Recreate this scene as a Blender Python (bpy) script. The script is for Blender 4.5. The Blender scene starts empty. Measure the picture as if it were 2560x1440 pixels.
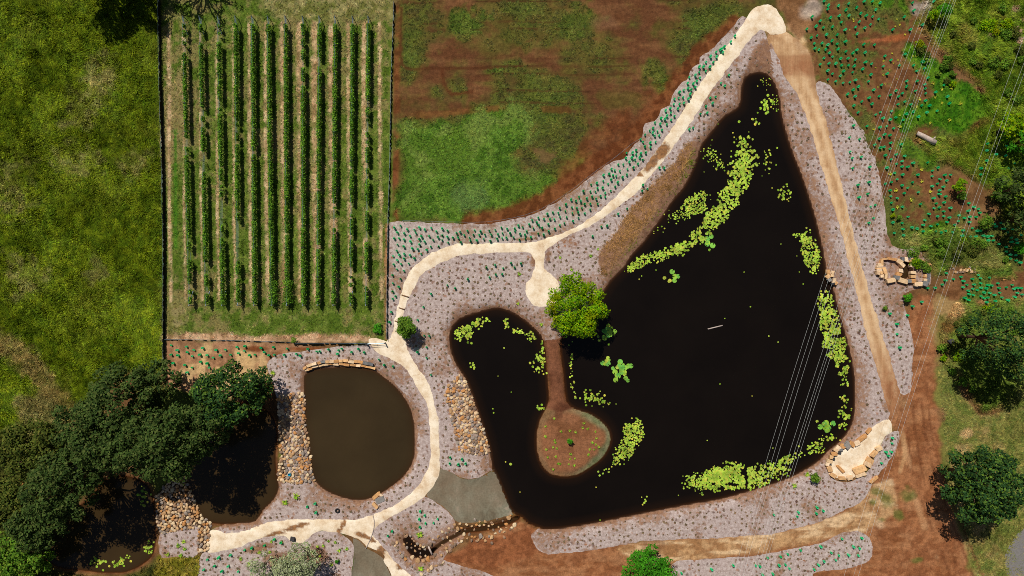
# Aerial view of wetland ponds, vineyard and new plantings. Everything is built here in code.
import bpy, math, random
import numpy as np
from mathutils import Vector, Matrix
from mathutils.geometry import delaunay_2d_cdt

RNG = np.random.default_rng(7)
random.seed(7)
SC = bpy.context.scene
COL = SC.collection
S = 15.0          # photo pixels (2560 wide) per metre on the ground
CAM_H = 118.0
WL = -0.40        # water level of the ponds


def at(px, py, z=0.0):
    k = (CAM_H - z) / CAM_H
    return ((px - 1280.0) / S * k, (720.0 - py) / S * k)


def P(pts, z=0.0):
    return np.array([at(a, b, z) for a, b in pts], float)


def Z(pts, ox, oy, s, z=0.0):
    return np.array([at(ox + a / s, oy + b / s, z) for a, b in pts], float)


def lin(c, k=1.0):
    out = []
    for v in c:
        v = v / 255.0
        out.append((v / 12.92 if v <= 0.04045 else ((v + 0.055) / 1.055) ** 2.4) * k)
    return np.array(out)


def lin4(c, k=1.0):
    r = lin(c, k)
    return (float(r[0]), float(r[1]), float(r[2]), 1.0)


# ---------------------------------------------------------------- noise and polygons
def vnoise(x, y, seed=0):
    x = np.asarray(x, float); y = np.asarray(y, float)
    xi = np.floor(x).astype(np.int64); yi = np.floor(y).astype(np.int64)
    fx = x - xi; fy = y - yi
    fx = fx * fx * (3 - 2 * fx); fy = fy * fy * (3 - 2 * fy)

    def h(a, b):
        n = (a * 374761393 + b * 668265263 + seed * 974634533) & 0xFFFFFFFF
        n = ((n ^ (n >> 13)) * 1274126177) & 0xFFFFFFFF
        n = n ^ (n >> 16)
        return (n & 0xFFFF) / 65535.0
    a = h(xi, yi); b = h(xi + 1, yi); c = h(xi, yi + 1); d = h(xi + 1, yi + 1)
    return (a * (1 - fx) + b * fx) * (1 - fy) + (c * (1 - fx) + d * fx) * fy


def fbm(x, y, scale, seed=0, octs=4, gain=0.55):
    x = np.asarray(x, float) / scale; y = np.asarray(y, float) / scale
    s = np.zeros_like(x); amp = 1.0; tot = 0.0
    for o in range(octs):
        s += amp * vnoise(x * 2 ** o + 17.3 * o, y * 2 ** o - 9.1 * o, seed + o)
        tot += amp; amp *= gain
    return s / tot


def sstep(a, b, x):
    t = np.clip((x - a) / (b - a), 0, 1)
    return t * t * (3 - 2 * t)


def smooth(pts, closed=True, step=0.7):
    pts = np.asarray(pts, float); n = len(pts); out = []
    m = n if closed else n - 1
    for i in range(m):
        if closed:
            p0, p1, p2, p3 = pts[(i - 1) % n], pts[i], pts[(i + 1) % n], pts[(i + 2) % n]
        else:
            p1, p2 = pts[i], pts[i + 1]
            p0 = pts[i - 1] if i else 2 * p1 - p2
            p3 = pts[i + 2] if i + 2 < n else 2 * p2 - p1
        a, b, c = (float(np.hypot(*v)) + 1e-9 for v in (p1 - p0, p2 - p1, p3 - p2))
        m1 = ((p1 - p0) / a * min(1, a / b) + (p2 - p1) / b) / (1 + min(1, a / b)) * min(b, 1.5 * a, 4.0)
        m2 = ((p3 - p2) / c * min(1, c / b) + (p2 - p1) / b) / (1 + min(1, c / b)) * min(b, 1.5 * c, 4.0)
        k = max(1, int(round(b / step)))
        for j in range(k):
            t = j / k; t2 = t * t; t3 = t2 * t
            out.append((2 * t3 - 3 * t2 + 1) * p1 + (t3 - 2 * t2 + t) * m1 + (3 * t2 - 2 * t3) * p2 + (t3 - t2) * m2)
    if not closed:
        out.append(pts[-1])
    return np.array(out)


def dense(pts, step=0.5):
    pts = np.asarray(pts, float); out = []
    for i in range(len(pts)):
        a, b = pts[i], pts[(i + 1) % len(pts)]
        k = max(1, int(round(np.hypot(*(b - a)) / step)))
        for j in range(k):
            out.append(a + (b - a) * j / k)
    return np.array(out)


def rough(poly, amp, scale=1.2, seed=0):
    nx = fbm(poly[:, 0], poly[:, 1], scale, seed, 3) - 0.5
    ny = fbm(poly[:, 0], poly[:, 1], scale, seed + 50, 3) - 0.5
    return poly + 2 * amp * np.stack([nx, ny], 1)


def sdf(poly, x, y, far=1e3, margin=6.0):
    """Signed distance to a polygon, negative inside; FAR beyond MARGIN of its bounding box."""
    x = np.asarray(x, float).ravel(); y = np.asarray(y, float).ravel()
    out = np.full(x.shape, far)
    lo = poly.min(0) - margin; hi = poly.max(0) + margin
    idx = np.nonzero((x > lo[0]) & (x < hi[0]) & (y > lo[1]) & (y < hi[1]))[0]
    if not len(idx):
        return out
    qx = x[idx]; qy = y[idx]
    d2 = np.full(qx.shape, 1e12); ins = np.zeros(qx.shape, bool)
    n = len(poly)
    for i in range(n):
        ax, ay = poly[i]; bx, by = poly[(i + 1) % n]
        ex, ey = bx - ax, by - ay
        L = ex * ex + ey * ey + 1e-12
        t = np.clip(((qx - ax) * ex + (qy - ay) * ey) / L, 0, 1)
        dx = qx - ax - t * ex; dy = qy - ay - t * ey
        np.minimum(d2, dx * dx + dy * dy, out=d2)
        if ay != by:
            c = (ay > qy) != (by > qy)
            ins ^= c & (qx < ex * (qy - ay) / ey + ax)
    d = np.sqrt(d2)
    d[ins] *= -1
    out[idx] = d
    return out


def line_dist(line, x, y):
    d2 = np.full(np.shape(x), 1e12)
    for i in range(len(line) - 1):
        ax, ay = line[i]; bx, by = line[i + 1]
        ex, ey = bx - ax, by - ay
        L = ex * ex + ey * ey + 1e-12
        t = np.clip(((x - ax) * ex + (y - ay) * ey) / L, 0, 1)
        d2 = np.minimum(d2, (x - ax - t * ex) ** 2 + (y - ay - t * ey) ** 2)
    return np.sqrt(d2)


# ---------------------------------------------------------------- objects and tags
def tag(o, label=None, cat=None, group=None, kind=None):
    if label: o["label"] = label
    if cat: o["category"] = cat
    if group: o["group"] = group
    if kind: o["kind"] = kind
    return o


def link(o, parent=None):
    COL.objects.link(o)
    if parent is not None:
        o.parent = parent
    return o


def obj(name, me, mat=None, parent=None, loc=None, rot=None):
    o = bpy.data.objects.new(name, me)
    if mat is not None:
        me.materials.clear(); me.materials.append(mat)
    if loc is not None: o.location = loc
    if rot is not None: o.rotation_euler = rot
    return link(o, parent)


def empty(name, loc, rz=0.0):
    o = bpy.data.objects.new(name, None)
    o.location = loc; o.rotation_euler = (0, 0, rz); o.empty_display_size = 0.3
    return link(o)


def copy_tree(o, parent=None):
    c = o.copy(); COL.objects.link(c)
    c.parent = parent
    for ch in o.children:
        copy_tree(ch, c)
    return c


def mesh_from(name, verts, faces_flat, nper, smooth_shade=False, colors=None, cname="cover"):
    """Mesh of equal polygons from numpy arrays: VERTS (n,3), FACES_FLAT flat vertex indices, NPER corners each."""
    me = bpy.data.meshes.new(name)
    verts = np.ascontiguousarray(verts, np.float32)
    ff = np.ascontiguousarray(faces_flat, np.int32).ravel()
    nf = len(ff) // nper
    me.vertices.add(len(verts)); me.vertices.foreach_set("co", verts.ravel())
    me.loops.add(len(ff)); me.loops.foreach_set("vertex_index", ff)
    me.polygons.add(nf)
    me.polygons.foreach_set("loop_start", np.arange(0, nf * nper, nper, dtype=np.int32))
    try:
        me.polygons.foreach_set("loop_total", np.full(nf, nper, np.int32))
    except Exception:
        pass
    me.polygons.foreach_set("use_smooth", np.full(nf, smooth_shade, bool))
    me.update(calc_edges=True)
    if colors is not None:
        add_color(me, cname, colors)
    me.validate()
    return me


def add_color(me, name, rgb):
    a = me.color_attributes.new(name, "FLOAT_COLOR", "POINT")
    c = np.ones((len(me.vertices), 4), np.float32); c[:, :3] = rgb
    a.data.foreach_set("color", c.ravel())


class MB:
    """Collects simple solids and links them as one mesh object."""
    def __init__(self): self.v = []; self.f = []

    def add(self, vs, fs):
        b = len(self.v)
        self.v += [tuple(map(float, p)) for p in vs]
        self.f += [tuple(b + i for i in q) for q in fs]
        return self

    def tube(self, pts, r, n=6, caps=True):
        pts = [Vector(p) for p in pts]
        rs = r if hasattr(r, "__len__") else [r] * len(pts)
        rings = []
        for i, p in enumerate(pts):
            d = (pts[min(i + 1, len(pts) - 1)] - pts[max(i - 1, 0)])
            if d.length < 1e-9: d = Vector((0, 0, 1))
            d.normalize()
            u = d.cross(Vector((0.13, 0.31, 0.94)))
            if u.length < 1e-3: u = d.cross(Vector((1, 0, 0)))
            u.normalize(); w = d.cross(u)
            rings.append([p + (u * math.cos(2 * math.pi * k / n) + w * math.sin(2 * math.pi * k / n)) * rs[i] for k in range(n)])
        vs = [q for ring in rings for q in ring]; fs = []
        for i in range(len(pts) - 1):
            for k in range(n):
                a = i * n + k; b = i * n + (k + 1) % n
                fs.append((a, b, b + n, a + n))
        if caps:
            fs.append(tuple(range(n - 1, -1, -1)))
            fs.append(tuple((len(pts) - 1) * n + k for k in range(n)))
        return self.add(vs, fs)

    def box(self, c, s, rz=0.0, tilt=0.0):
        R = Matrix.Rotation(rz, 3, "Z") @ Matrix.Rotation(tilt, 3, "X")
        vs = []
        for dz in (-.5, .5):
            for dx, dy in ((-.5, -.5), (.5, -.5), (.5, .5), (-.5, .5)):
                vs.append(Vector(c) + R @ Vector((dx * s[0], dy * s[1], dz * s[2])))
        return self.add(vs, [(3, 2, 1, 0), (4, 5, 6, 7), (0, 1, 5, 4), (1, 2, 6, 5), (2, 3, 7, 6), (3, 0, 4, 7)])

    def mesh(self, name, shade=False):
        me = bpy.data.meshes.new(name)
        me.from_pydata(self.v, [], self.f)
        if shade:
            me.polygons.foreach_set("use_smooth", np.ones(len(me.polygons), bool))
        me.update()
        return me

    def build(self, name, mat, parent=None, shade=False):
        return obj(name, self.mesh(name, shade), mat, parent)


# ---------------------------------------------------------------- materials
class NT:
    def __init__(self, name):
        self.m = bpy.data.materials.new(name); self.m.use_nodes = True
        self.t = self.m.node_tree; self.t.nodes.clear()
        self.out = self.t.nodes.new("ShaderNodeOutputMaterial")

    def n(self, typ, **kw):
        nd = self.t.nodes.new(typ)
        for k, v in kw.items():
            if k.startswith("_"):
                setattr(nd, k[1:], v)
        for k, v in kw.items():
            if k.startswith("_"): continue
            k = {"i0": 0, "i1": 1, "i2": 2, "i3": 3}.get(k, k.replace("__", " "))
            self.set(nd.inputs[k], v)
        return nd

    def set(self, sock, v):
        if hasattr(v, "is_output") or isinstance(v, bpy.types.NodeSocket):
            self.t.links.new(v, sock)
        else:
            sock.default_value = v

    def pos(self):
        return self.n("ShaderNodeNewGeometry").outputs["Position"]

    def mapv(self, vec, scale=(1, 1, 1), rot=(0, 0, 0)):
        return self.n("ShaderNodeMapping", Vector=vec, Scale=scale, Rotation=rot).outputs[0]

    def noise(self, vec, scale, detail=5.0, rough=0.6, dist=0.0):
        return self.n("ShaderNodeTexNoise", Vector=vec, Scale=scale, Detail=detail, Roughness=rough, Distortion=dist).outputs[0]

    def rng(self, v, a, b, c, d):
        return self.n("ShaderNodeMapRange", i0=v, i1=a, i2=b, i3=c, **{"To__Max": d}).outputs[0]

    def ramp(self, v, stops, interp="LINEAR"):
        nd = self.n("ShaderNodeValToRGB", Fac=v)
        cr = nd.color_ramp; cr.interpolation = interp
        while len(cr.elements) < len(stops): cr.elements.new(0.5)
        for e, (p, c) in zip(cr.elements, stops):
            e.position = p; e.color = c
        return nd.outputs[0]

    def mix(self, f, a, b, blend="MIX"):
        nd = self.t.nodes.new("ShaderNodeMix"); nd.data_type = "RGBA"; nd.blend_type = blend
        self.set(nd.inputs[0], f); self.set(nd.inputs[6], a); self.set(nd.inputs[7], b)
        return nd.outputs[2]

    def scale(self, c, v):
        nd = self.t.nodes.new("ShaderNodeVectorMath"); nd.operation = "SCALE"
        self.set(nd.inputs[0], c); self.set(nd.inputs[3], v)
        return nd.outputs[0]

    def math(self, op, a, b=0.0):
        nd = self.t.nodes.new("ShaderNodeMath"); nd.operation = op
        self.set(nd.inputs[0], a); self.set(nd.inputs[1], b)
        return nd.outputs[0]

    def attr(self, name):
        return self.n("ShaderNodeAttribute", _attribute_name=name)

    def rnd(self):
        """A random number per loose piece and per object."""
        a = self.n("ShaderNodeNewGeometry").outputs["Random Per Island"]
        b = self.n("ShaderNodeObjectInfo").outputs["Random"]
        return self.math("FRACT", self.math("ADD", a, b))

    def bump(self, h, strength=0.5, dist=0.05):
        return self.n("ShaderNodeBump", Strength=strength, Distance=dist, Height=h).outputs[0]

    def principled(self, col, rough=0.9, spec=0.15, normal=None, **kw):
        b = self.n("ShaderNodeBsdfPrincipled", Roughness=rough, **kw)
        self.set(b.inputs["Base Color"], col)
        b.inputs["Specular IOR Level"].default_value = spec
        if normal is not None: self.t.links.new(normal, b.inputs["Normal"])
        return b

    def done(self, shader):
        self.t.links.new(shader.outputs[0] if hasattr(shader, "outputs") else shader, self.out.inputs[0])
        return self.m


def simple(name, rgb, rough=0.7, spec=0.3, var=0.25, scale=6.0, metallic=0.0):
    t = NT(name)
    n = t.noise(t.n("ShaderNodeTexCoord").outputs["Object"], scale, 4)
    c = t.scale(lin4(rgb)[:3], t.rng(n, .3, .7, 1 - var, 1 + var))
    return t.done(t.principled(c, rough, spec, None, Metallic=metallic))


M = {}


def make_materials():
    # ground: cover colours come from the survey map attribute, broken up by noise
    t = NT("soil_and_grass"); p = t.pos()
    c = t.attr("cover").outputs["Color"]
    hf = t.noise(p, 6.0, 5, .8); c = t.scale(c, t.rng(hf, .32, .68, .74, 1.26))
    n1 = t.noise(p, 1.7, 9, .68); n2 = t.noise(p, 0.35, 4, .6)
    c = t.scale(c, t.rng(n1, .3, .72, .64, 1.36))
    c = t.mix(t.rng(n2, .42, .62, 0, .35), c, t.mix(1.0, c, (1.06, 1.0, .86, 1), "MULTIPLY"))
    st = t.noise(t.mapv(p, (3.2, 9, 3), (0, 0, .5)), 1.0, 6, .7, 1.2)
    c = t.mix(t.rng(st, .62, .74, 0, .45), c, t.scale(c, 1.7))
    c = t.mix(t.rng(st, .4, .28, 0, .5), c, t.scale(c, .55))
    bm = t.noise(p, 5.0, 8, .7)
    M["ground"] = t.done(t.principled(c, .95, .08, t.bump(bm, .7, .12)))

    t = NT("straw_mulch"); p = t.pos()
    n = t.noise(p, 2.0, 10, .74)
    c = t.ramp(n, [(.3, lin4((142, 121, 112))), (.44, lin4((168, 149, 142))), (.57, lin4((188, 171, 165))), (.72, lin4((214, 200, 194)))])
    f1 = t.noise(t.mapv(p, (2.4, 9.5, 1), (0, 0, .6)), 1.0, 8, .78, 2.5)
    f2 = t.noise(t.mapv(p, (10, 2.4, 1), (0, 0, -.35)), 1.0, 8, .78, 2.5)
    c = t.scale(c, t.rng(f1, .3, .7, .62, 1.36)); c = t.scale(c, t.rng(f2, .3, .7, .7, 1.3))
    wv = t.n("ShaderNodeVectorMath", _operation="ADD", i0=p, i1=t.scale(t.n("ShaderNodeTexNoise", Vector=p, Scale=.7, Detail=3).outputs[1], .9)).outputs[0]
    vo = t.n("ShaderNodeTexVoronoi", Vector=wv, Scale=1.15, Randomness=.66)
    wob = t.math("ADD", vo.outputs["Distance"], t.rng(t.noise(p, 3.4, 6, .72), .3, .7, -.24, .24))
    spot = t.rng(wob, .18, .32, 1, 0)
    keep = t.rng(t.noise(p, .11, 4), .4, .58, .45, 1)
    spot = t.math("MULTIPLY", spot, keep)
    pc = t.ramp(t.n("ShaderNodeSeparateColor", Color=vo.outputs["Color"]).outputs[0], [(0, lin4((88, 62, 54))), (.5, lin4((118, 86, 70))), (1, lin4((156, 106, 74)))])
    c = t.mix(t.math("MULTIPLY", spot, .95), c, pc)
    br = t.attr("cover").outputs["Fac"]
    wb = t.noise(p, 1.1, 9, .78)
    soil = t.ramp(wb, [(.3, lin4((84, 54, 36))), (.5, lin4((132, 94, 68))), (.7, lin4((172, 134, 104)))])
    soil = t.scale(soil, t.rng(f1, .3, .7, .75, 1.25))
    k = t.rng(t.math("ADD", br, t.rng(wb, .3, .7, -.4, .4)), .32, .7, 0, .92)
    c = t.mix(k, c, soil)
    M["mulch"] = t.done(t.principled(c, .95, .08, t.bump(f1, .9, .09)))

    t = NT("pale_path_gravel"); p = t.pos()
    n = t.noise(p, .5, 8, .68)
    c = t.ramp(n, [(.3, lin4((198, 168, 134))), (.45, lin4((222, 200, 170))), (.6, lin4((238, 222, 198)))])
    g = t.noise(p, 7, 6, .75)
    c = t.scale(c, t.rng(g, .3, .7, .84, 1.12))
    dk = t.noise(p, 1.4, 6, .7)
    c = t.mix(t.rng(dk, .58, .72, 0, .55), c, lin4((176, 140, 102)))
    sm = t.noise(p, 2.8, 6, .75, 1.0); c = t.mix(t.rng(sm, .6, .72, 0, .4), c, lin4((150, 116, 84)))
    k = t.rng(t.math("ADD", t.attr("cover").outputs["Fac"], t.rng(dk, .3, .7, -.3, .3)), .3, .75, 0, .95)
    c = t.mix(k, c, t.ramp(dk, [(.35, lin4((92, 58, 34))), (.65, lin4((158, 110, 66)))]))
    M["path"] = t.done(t.principled(c, .92, .1, t.bump(g, .5, .04)))

    t = NT("dirt_road"); p = t.pos()
    n = t.noise(p, .45, 8, .68)
    c = t.ramp(n, [(.32, lin4((160, 120, 84))), (.5, lin4((188, 150, 110))), (.68, lin4((212, 180, 142)))])
    ang = math.atan2(290, 960)
    s1 = t.noise(t.mapv(p, (1.0, .06, 1), (0, 0, -ang)), 1.0, 7, .72, 1.1)
    sp = t.n("ShaderNodeSeparateColor", Color=t.attr("cover").outputs["Color"])
    wh = t.math("ADD", sp.outputs[1], t.rng(s1, .3, .7, -.35, .35))
    c = t.mix(t.rng(wh, .25, 1.0, 0, .6), c, lin4((218, 188, 150)))
    c = t.mix(t.rng(wh, .35, -.3, 0, .65), c, lin4((142, 104, 74)))
    k = t.rng(t.math("ADD", sp.outputs[0], t.rng(n, .3, .7, -.3, .3)), .25, .75, 0, .9)
    c = t.mix(k, c, t.scale(lin4((142, 92, 60))[:3], t.rng(s1, .3, .7, .75, 1.3)))
    g = t.noise(p, 6, 6, .75); c = t.scale(c, t.rng(g, .3, .7, .84, 1.14))
    M["road"] = t.done(t.principled(c, .93, .1, t.bump(s1, .5, .12)))

    t = NT("grey_mud_flat"); p = t.pos()
    n = t.noise(t.mapv(p, (.3, .2, 1), (0, 0, .5)), 1.0, 10, .7, .5)
    c = t.ramp(n, [(.32, lin4((86, 78, 62))), (.46, lin4((112, 106, 88))), (.58, lin4((126, 122, 104))), (.7, lin4((172, 150, 132)))])
    c = t.mix(t.rng(t.noise(p, .1, 4), .42, .6, 0, .6), c, lin4((118, 98, 78)))
    g = t.noise(p, 3, 8, .72); c = t.scale(c, t.rng(g, .3, .7, .8, 1.18))
    M["mud"] = t.done(t.principled(c, .85, .2, t.bump(g, .3, .04)))

    t = NT("grey_asphalt"); p = t.pos(); g = t.noise(p, 3, 8, .75)
    M["asphalt"] = t.done(t.principled(t.scale(lin4((118, 114, 112))[:3], t.rng(g, .3, .7, .8, 1.2)), .95, .1, t.bump(g, .3, .03)))

    for key, rgb, k in (("water", (17, 12, 8), 12.0), ("water_muddy", (54, 43, 26), 14.0), ("water_shade", (56, 43, 24), 10.0)):
        t = NT("pond_" + key); p = t.pos()
        dep = t.attr("depth").outputs["Fac"]
        a = t.math("SUBTRACT", 1.0, t.math("EXPONENT", t.math("MULTIPLY", dep, -k)))
        w = t.noise(p, .1, 6, .55, .2); c = t.scale(lin4(rgb)[:3], t.rng(w, .32, .68, .84, 1.16))
        c = t.mix(t.rng(dep, 0, 1.5, .35, 0), c, lin4((48, 28, 12)))
        c = t.mix(t.rng(dep, 0, .4, .5, 0), c, lin4((70, 40, 18)))
        rp = t.noise(t.mapv(p, (1, 1.7, 1), (0, 0, .4)), 2.2, 4)
        b = t.principled(c, .12, .22, t.bump(rp, .05, .05))
        t.set(b.inputs["Alpha"], a)
        M[key] = t.done(b)

    def leafy(key, cols, trans=.22, tint=None, gain=1.7):
        t = NT("foliage_" + key)
        r = t.rnd(); c = t.ramp(r, [(i / (len(cols) - 1), lin4(q, gain)) for i, q in enumerate(cols)])
        p = t.pos(); n = t.noise(p, .6, 4)
        c = t.scale(c, t.rng(n, .3, .7, .58, 1.42))
        if tint is not None:
            c = t.mix(t.rng(t.noise(p, .28, 3), .54, .64, 0, .85), c, lin4(tint))
        b = t.principled(c, .7, .06)
        tr = t.n("ShaderNodeBsdfTranslucent"); t.set(tr.inputs[0], c)
        mx = t.n("ShaderNodeMixShader", Fac=trans)
        t.t.links.new(b.outputs[0], mx.inputs[1]); t.t.links.new(tr.outputs[0], mx.inputs[2])
        M[key] = t.done(mx)
    leafy("lime", [(52, 96, 8), (80, 122, 8), (104, 136, 6), (132, 146, 6)], .15, (128, 132, 4), 1.3)
    leafy("bright", [(38, 92, 14), (52, 116, 20), (70, 132, 24), (44, 100, 20)], .15, None, 1.25)
    leafy("dark_tree", [(30, 46, 18), (44, 62, 24), (60, 76, 32), (74, 82, 40)], .12, None, 1.35)
    leafy("deep_tree", [(22, 42, 20), (34, 60, 28), (50, 78, 34), (82, 104, 30)], .12, None, 1.35)
    leafy("olive", [(44, 58, 18), (60, 72, 24), (76, 84, 30), (94, 94, 38)], .12, None, 1.25)
    leafy("gum", [(88, 100, 68), (112, 120, 88), (136, 140, 110), (104, 112, 66)], .1)
    leafy("shrub", [(44, 72, 18), (62, 94, 24), (80, 108, 28), (96, 112, 36)])
    leafy("vine", [(40, 66, 18), (58, 90, 24), (76, 110, 28), (96, 128, 34)], .25, None, 2.15)
    leafy("young", [(70, 120, 24), (100, 140, 36), (150, 165, 50), (120, 140, 60)], .2)
    leafy("seedling", [(118, 92, 74), (128, 108, 84), (104, 96, 70), (140, 106, 84)], .1, None, 1.0)
    leafy("yellow_young", [(150, 150, 40), (176, 170, 50), (130, 140, 50), (190, 180, 70)], .2)
    leafy("brown_leaf", [(96, 66, 30), (124, 84, 40), (140, 100, 56)], .1)
    leafy("lily", [(112, 150, 40), (140, 176, 52), (160, 190, 60), (178, 200, 74), (150, 180, 70), (198, 186, 70), (120, 168, 60)], .05, None, 1.0)
    leafy("lily_big", [(84, 150, 62), (104, 166, 72), (120, 176, 66), (146, 180, 60)], .05, None, 1.0)

    t = NT("grass_blades"); c = t.attr("tint").outputs["Color"]
    c = t.scale(c, t.rng(t.n("ShaderNodeNewGeometry").outputs["Random Per Island"], 0, 1, .4, 1.6))
    b = t.principled(c, .7, .15); tr = t.n("ShaderNodeBsdfTranslucent"); t.set(tr.inputs[0], c)
    mx = t.n("ShaderNodeMixShader", Fac=.2); t.t.links.new(b.outputs[0], mx.inputs[1]); t.t.links.new(tr.outputs[0], mx.inputs[2])
    M["grass"] = t.done(mx)

    def stone(key, cols):
        t = NT("rock_" + key)
        r = t.rnd(); c = t.ramp(r, [(i / len(cols), lin4(q)) for i, q in enumerate(cols)], "CONSTANT")
        p = t.pos(); n = t.noise(p, 2.6, 7, .7)
        c = t.scale(c, t.rng(n, .3, .7, .68, 1.25))
        M[key] = t.done(t.principled(c, .9, .15, t.bump(n, .5, .06)))
    stone("riprap", [(176, 138, 98), (196, 160, 118), (158, 124, 96), (206, 176, 140), (186, 132, 80), (148, 134, 122), (210, 186, 150), (128, 106, 88)])
    stone("boulder", [(206, 156, 104), (214, 170, 120), (196, 144, 92), (218, 184, 142), (204, 160, 112)])
    stone("pale_boulder", [(222, 190, 152), (230, 200, 166), (212, 178, 140)])
    stone("grey_boulder", [(120, 118, 116), (104, 104, 106), (136, 130, 124)])
    stone("dark_boulder", [(52, 52, 56), (64, 62, 64)])

    t = NT("green_plastic_sleeve"); c = t.ramp(t.rnd(), [(0, lin4((50, 226, 150))), (.5, lin4((72, 244, 172))), (1, lin4((110, 248, 190)))])
    b = t.principled(c, .5, .3); tr = t.n("ShaderNodeBsdfTranslucent"); t.set(tr.inputs[0], c)
    mx = t.n("ShaderNodeMixShader", Fac=.48); t.t.links.new(b.outputs[0], mx.inputs[1]); t.t.links.new(tr.outputs[0], mx.inputs[2])
    M["sleeve"] = t.done(mx)
    M["bark"] = simple("bark", (84, 66, 50), .95, .1, .35, 5)
    M["pale_bark"] = simple("pale_bark", (150, 138, 122), .9, .1, .3, 4)
    M["log"] = simple("weathered_log", (186, 168, 156), .9, .1, .25, 4)
    M["timber"] = simple("timber", (120, 90, 66), .9, .1, .3, 6)
    M["steel"] = simple("galvanised_steel", (150, 172, 186), .45, .5, .1, 4, .3)
    M["post"] = simple("dark_post", (70, 72, 76), .7, .3, .2, 4)
    M["net"] = simple("dark_netting", (40, 38, 34), .95, .05, .3, 3)
    M["wire"] = simple("aluminium_wire", (205, 208, 204), .5, .4, .05, 1)
    M["concrete"] = simple("concrete", (128, 124, 120), .9, .15, .15, 3)
    M["blue"] = simple("blue_plastic", (0, 150, 190), .4, .4, .1, 4)
    M["white"] = simple("white_plastic", (210, 214, 210), .5, .3, .08, 4)
    M["rubber"] = simple("black_rubber", (34, 34, 36), .8, .2, .2, 8)
    M["pipe"] = simple("grey_pipe", (176, 160, 150), .7, .3, .12, 3)

# ---------------------------------------------------------------- survey of the site (photo pixels, 2560 x 1440)
BIG = [(1890,180),(1915,183),(1935,205),(1948,240),(1955,290),(1968,340),(1985,390),(2005,440),(2025,500),(2040,550),(2052,600),(2062,650),(2067,685),(2080,712),(2095,770),(2112,830),(2128,890),(2136,940),(2138,1000),(2133,1050),(2120,1080),(2098,1105),(2070,1128),(2050,1150),(2020,1170),(1980,1192),(1940,1207),(1880,1226),(1800,1248),(1740,1258),(1650,1275),(1560,1293),(1480,1309),(1400,1321),(1360,1322),(1343,1316),(1322,1309),(1305,1292),(1285,1283),(1273,1268),(1265,1245),(1254,1218),(1242,1190),(1230,1165),(1226,1130),(1212,1080),(1195,1030),(1176,975),(1160,940),(1140,910),(1128,880),(1123,840),(1130,815),(1150,795),(1190,781),(1245,769),(1290,785),(1330,815),(1354,840),(1362,870),(1366,910),(1369,960),(1371,1000),(1364,1022),(1350,1048),(1341,1090),(1343,1130),(1355,1165),(1375,1185),(1400,1191),(1440,1188),(1480,1165),(1505,1145),(1520,1122),(1527,1100),(1522,1075),(1500,1050),(1470,1032),(1438,1022),(1418,1005),(1411,960),(1406,910),(1401,872),(1408,838),(1440,800),(1480,762),(1512,722),(1520,709),(1535,691),(1559,668),(1576,640),(1603,611),(1632,572),(1658,536),(1678,504),(1705,473),(1725,438),(1744,391),(1752,364),(1776,332),(1811,289),(1846,266),(1854,219),(1862,192)]
MUDDY = [(762,936),(783,924),(849,917),(894,918),(927,924),(945,932),(962,945),(983,962),(1003,984),(1018,1006),(1030,1035),(1036,1075),(1037,1110),(1035,1140),(1027,1165),(1004,1195),(965,1225),(933,1243),(900,1250),(867,1246),(831,1234),(801,1216),(786,1198),(779,1174),(771,1114),(763,1064),(761,1010),(759,970)]
SHADED = [(461,1189),(475,1225),(490,1267),(505,1294),(525,1306),(552,1310),(600,1308),(639,1303),(657,1276),(684,1249),(697,1219),(692,1189),(688,1147),(692,1080),(680,1040),(640,1010),(560,1010),(495,1040),(460,1100),(452,1150)]
LOWER = [(100,1340),(108,1390),(150,1418),(209,1426),(254,1431),(313,1430),(358,1410),(384,1383),(389,1309),(385,1264),(372,1220),(343,1198),(299,1189),(263,1197),(233,1237),(179,1279),(128,1312)]
CREEK = [(1294,1294),(1261,1310),(1207,1322),(1162,1328),(1130,1343),(1098,1362),(1078,1378)]
POOL = [(1020,1337),(1005,1348),(1018,1378),(1032,1394),(1056,1398),(1082,1388),(1090,1372),(1062,1370),(1042,1362),(1030,1345)]
BASIN = [(2258,653),(2270,653),(2272,668),(2274,686),(2267,697),(2253,696),(2248,687),(2256,672)]

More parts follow.
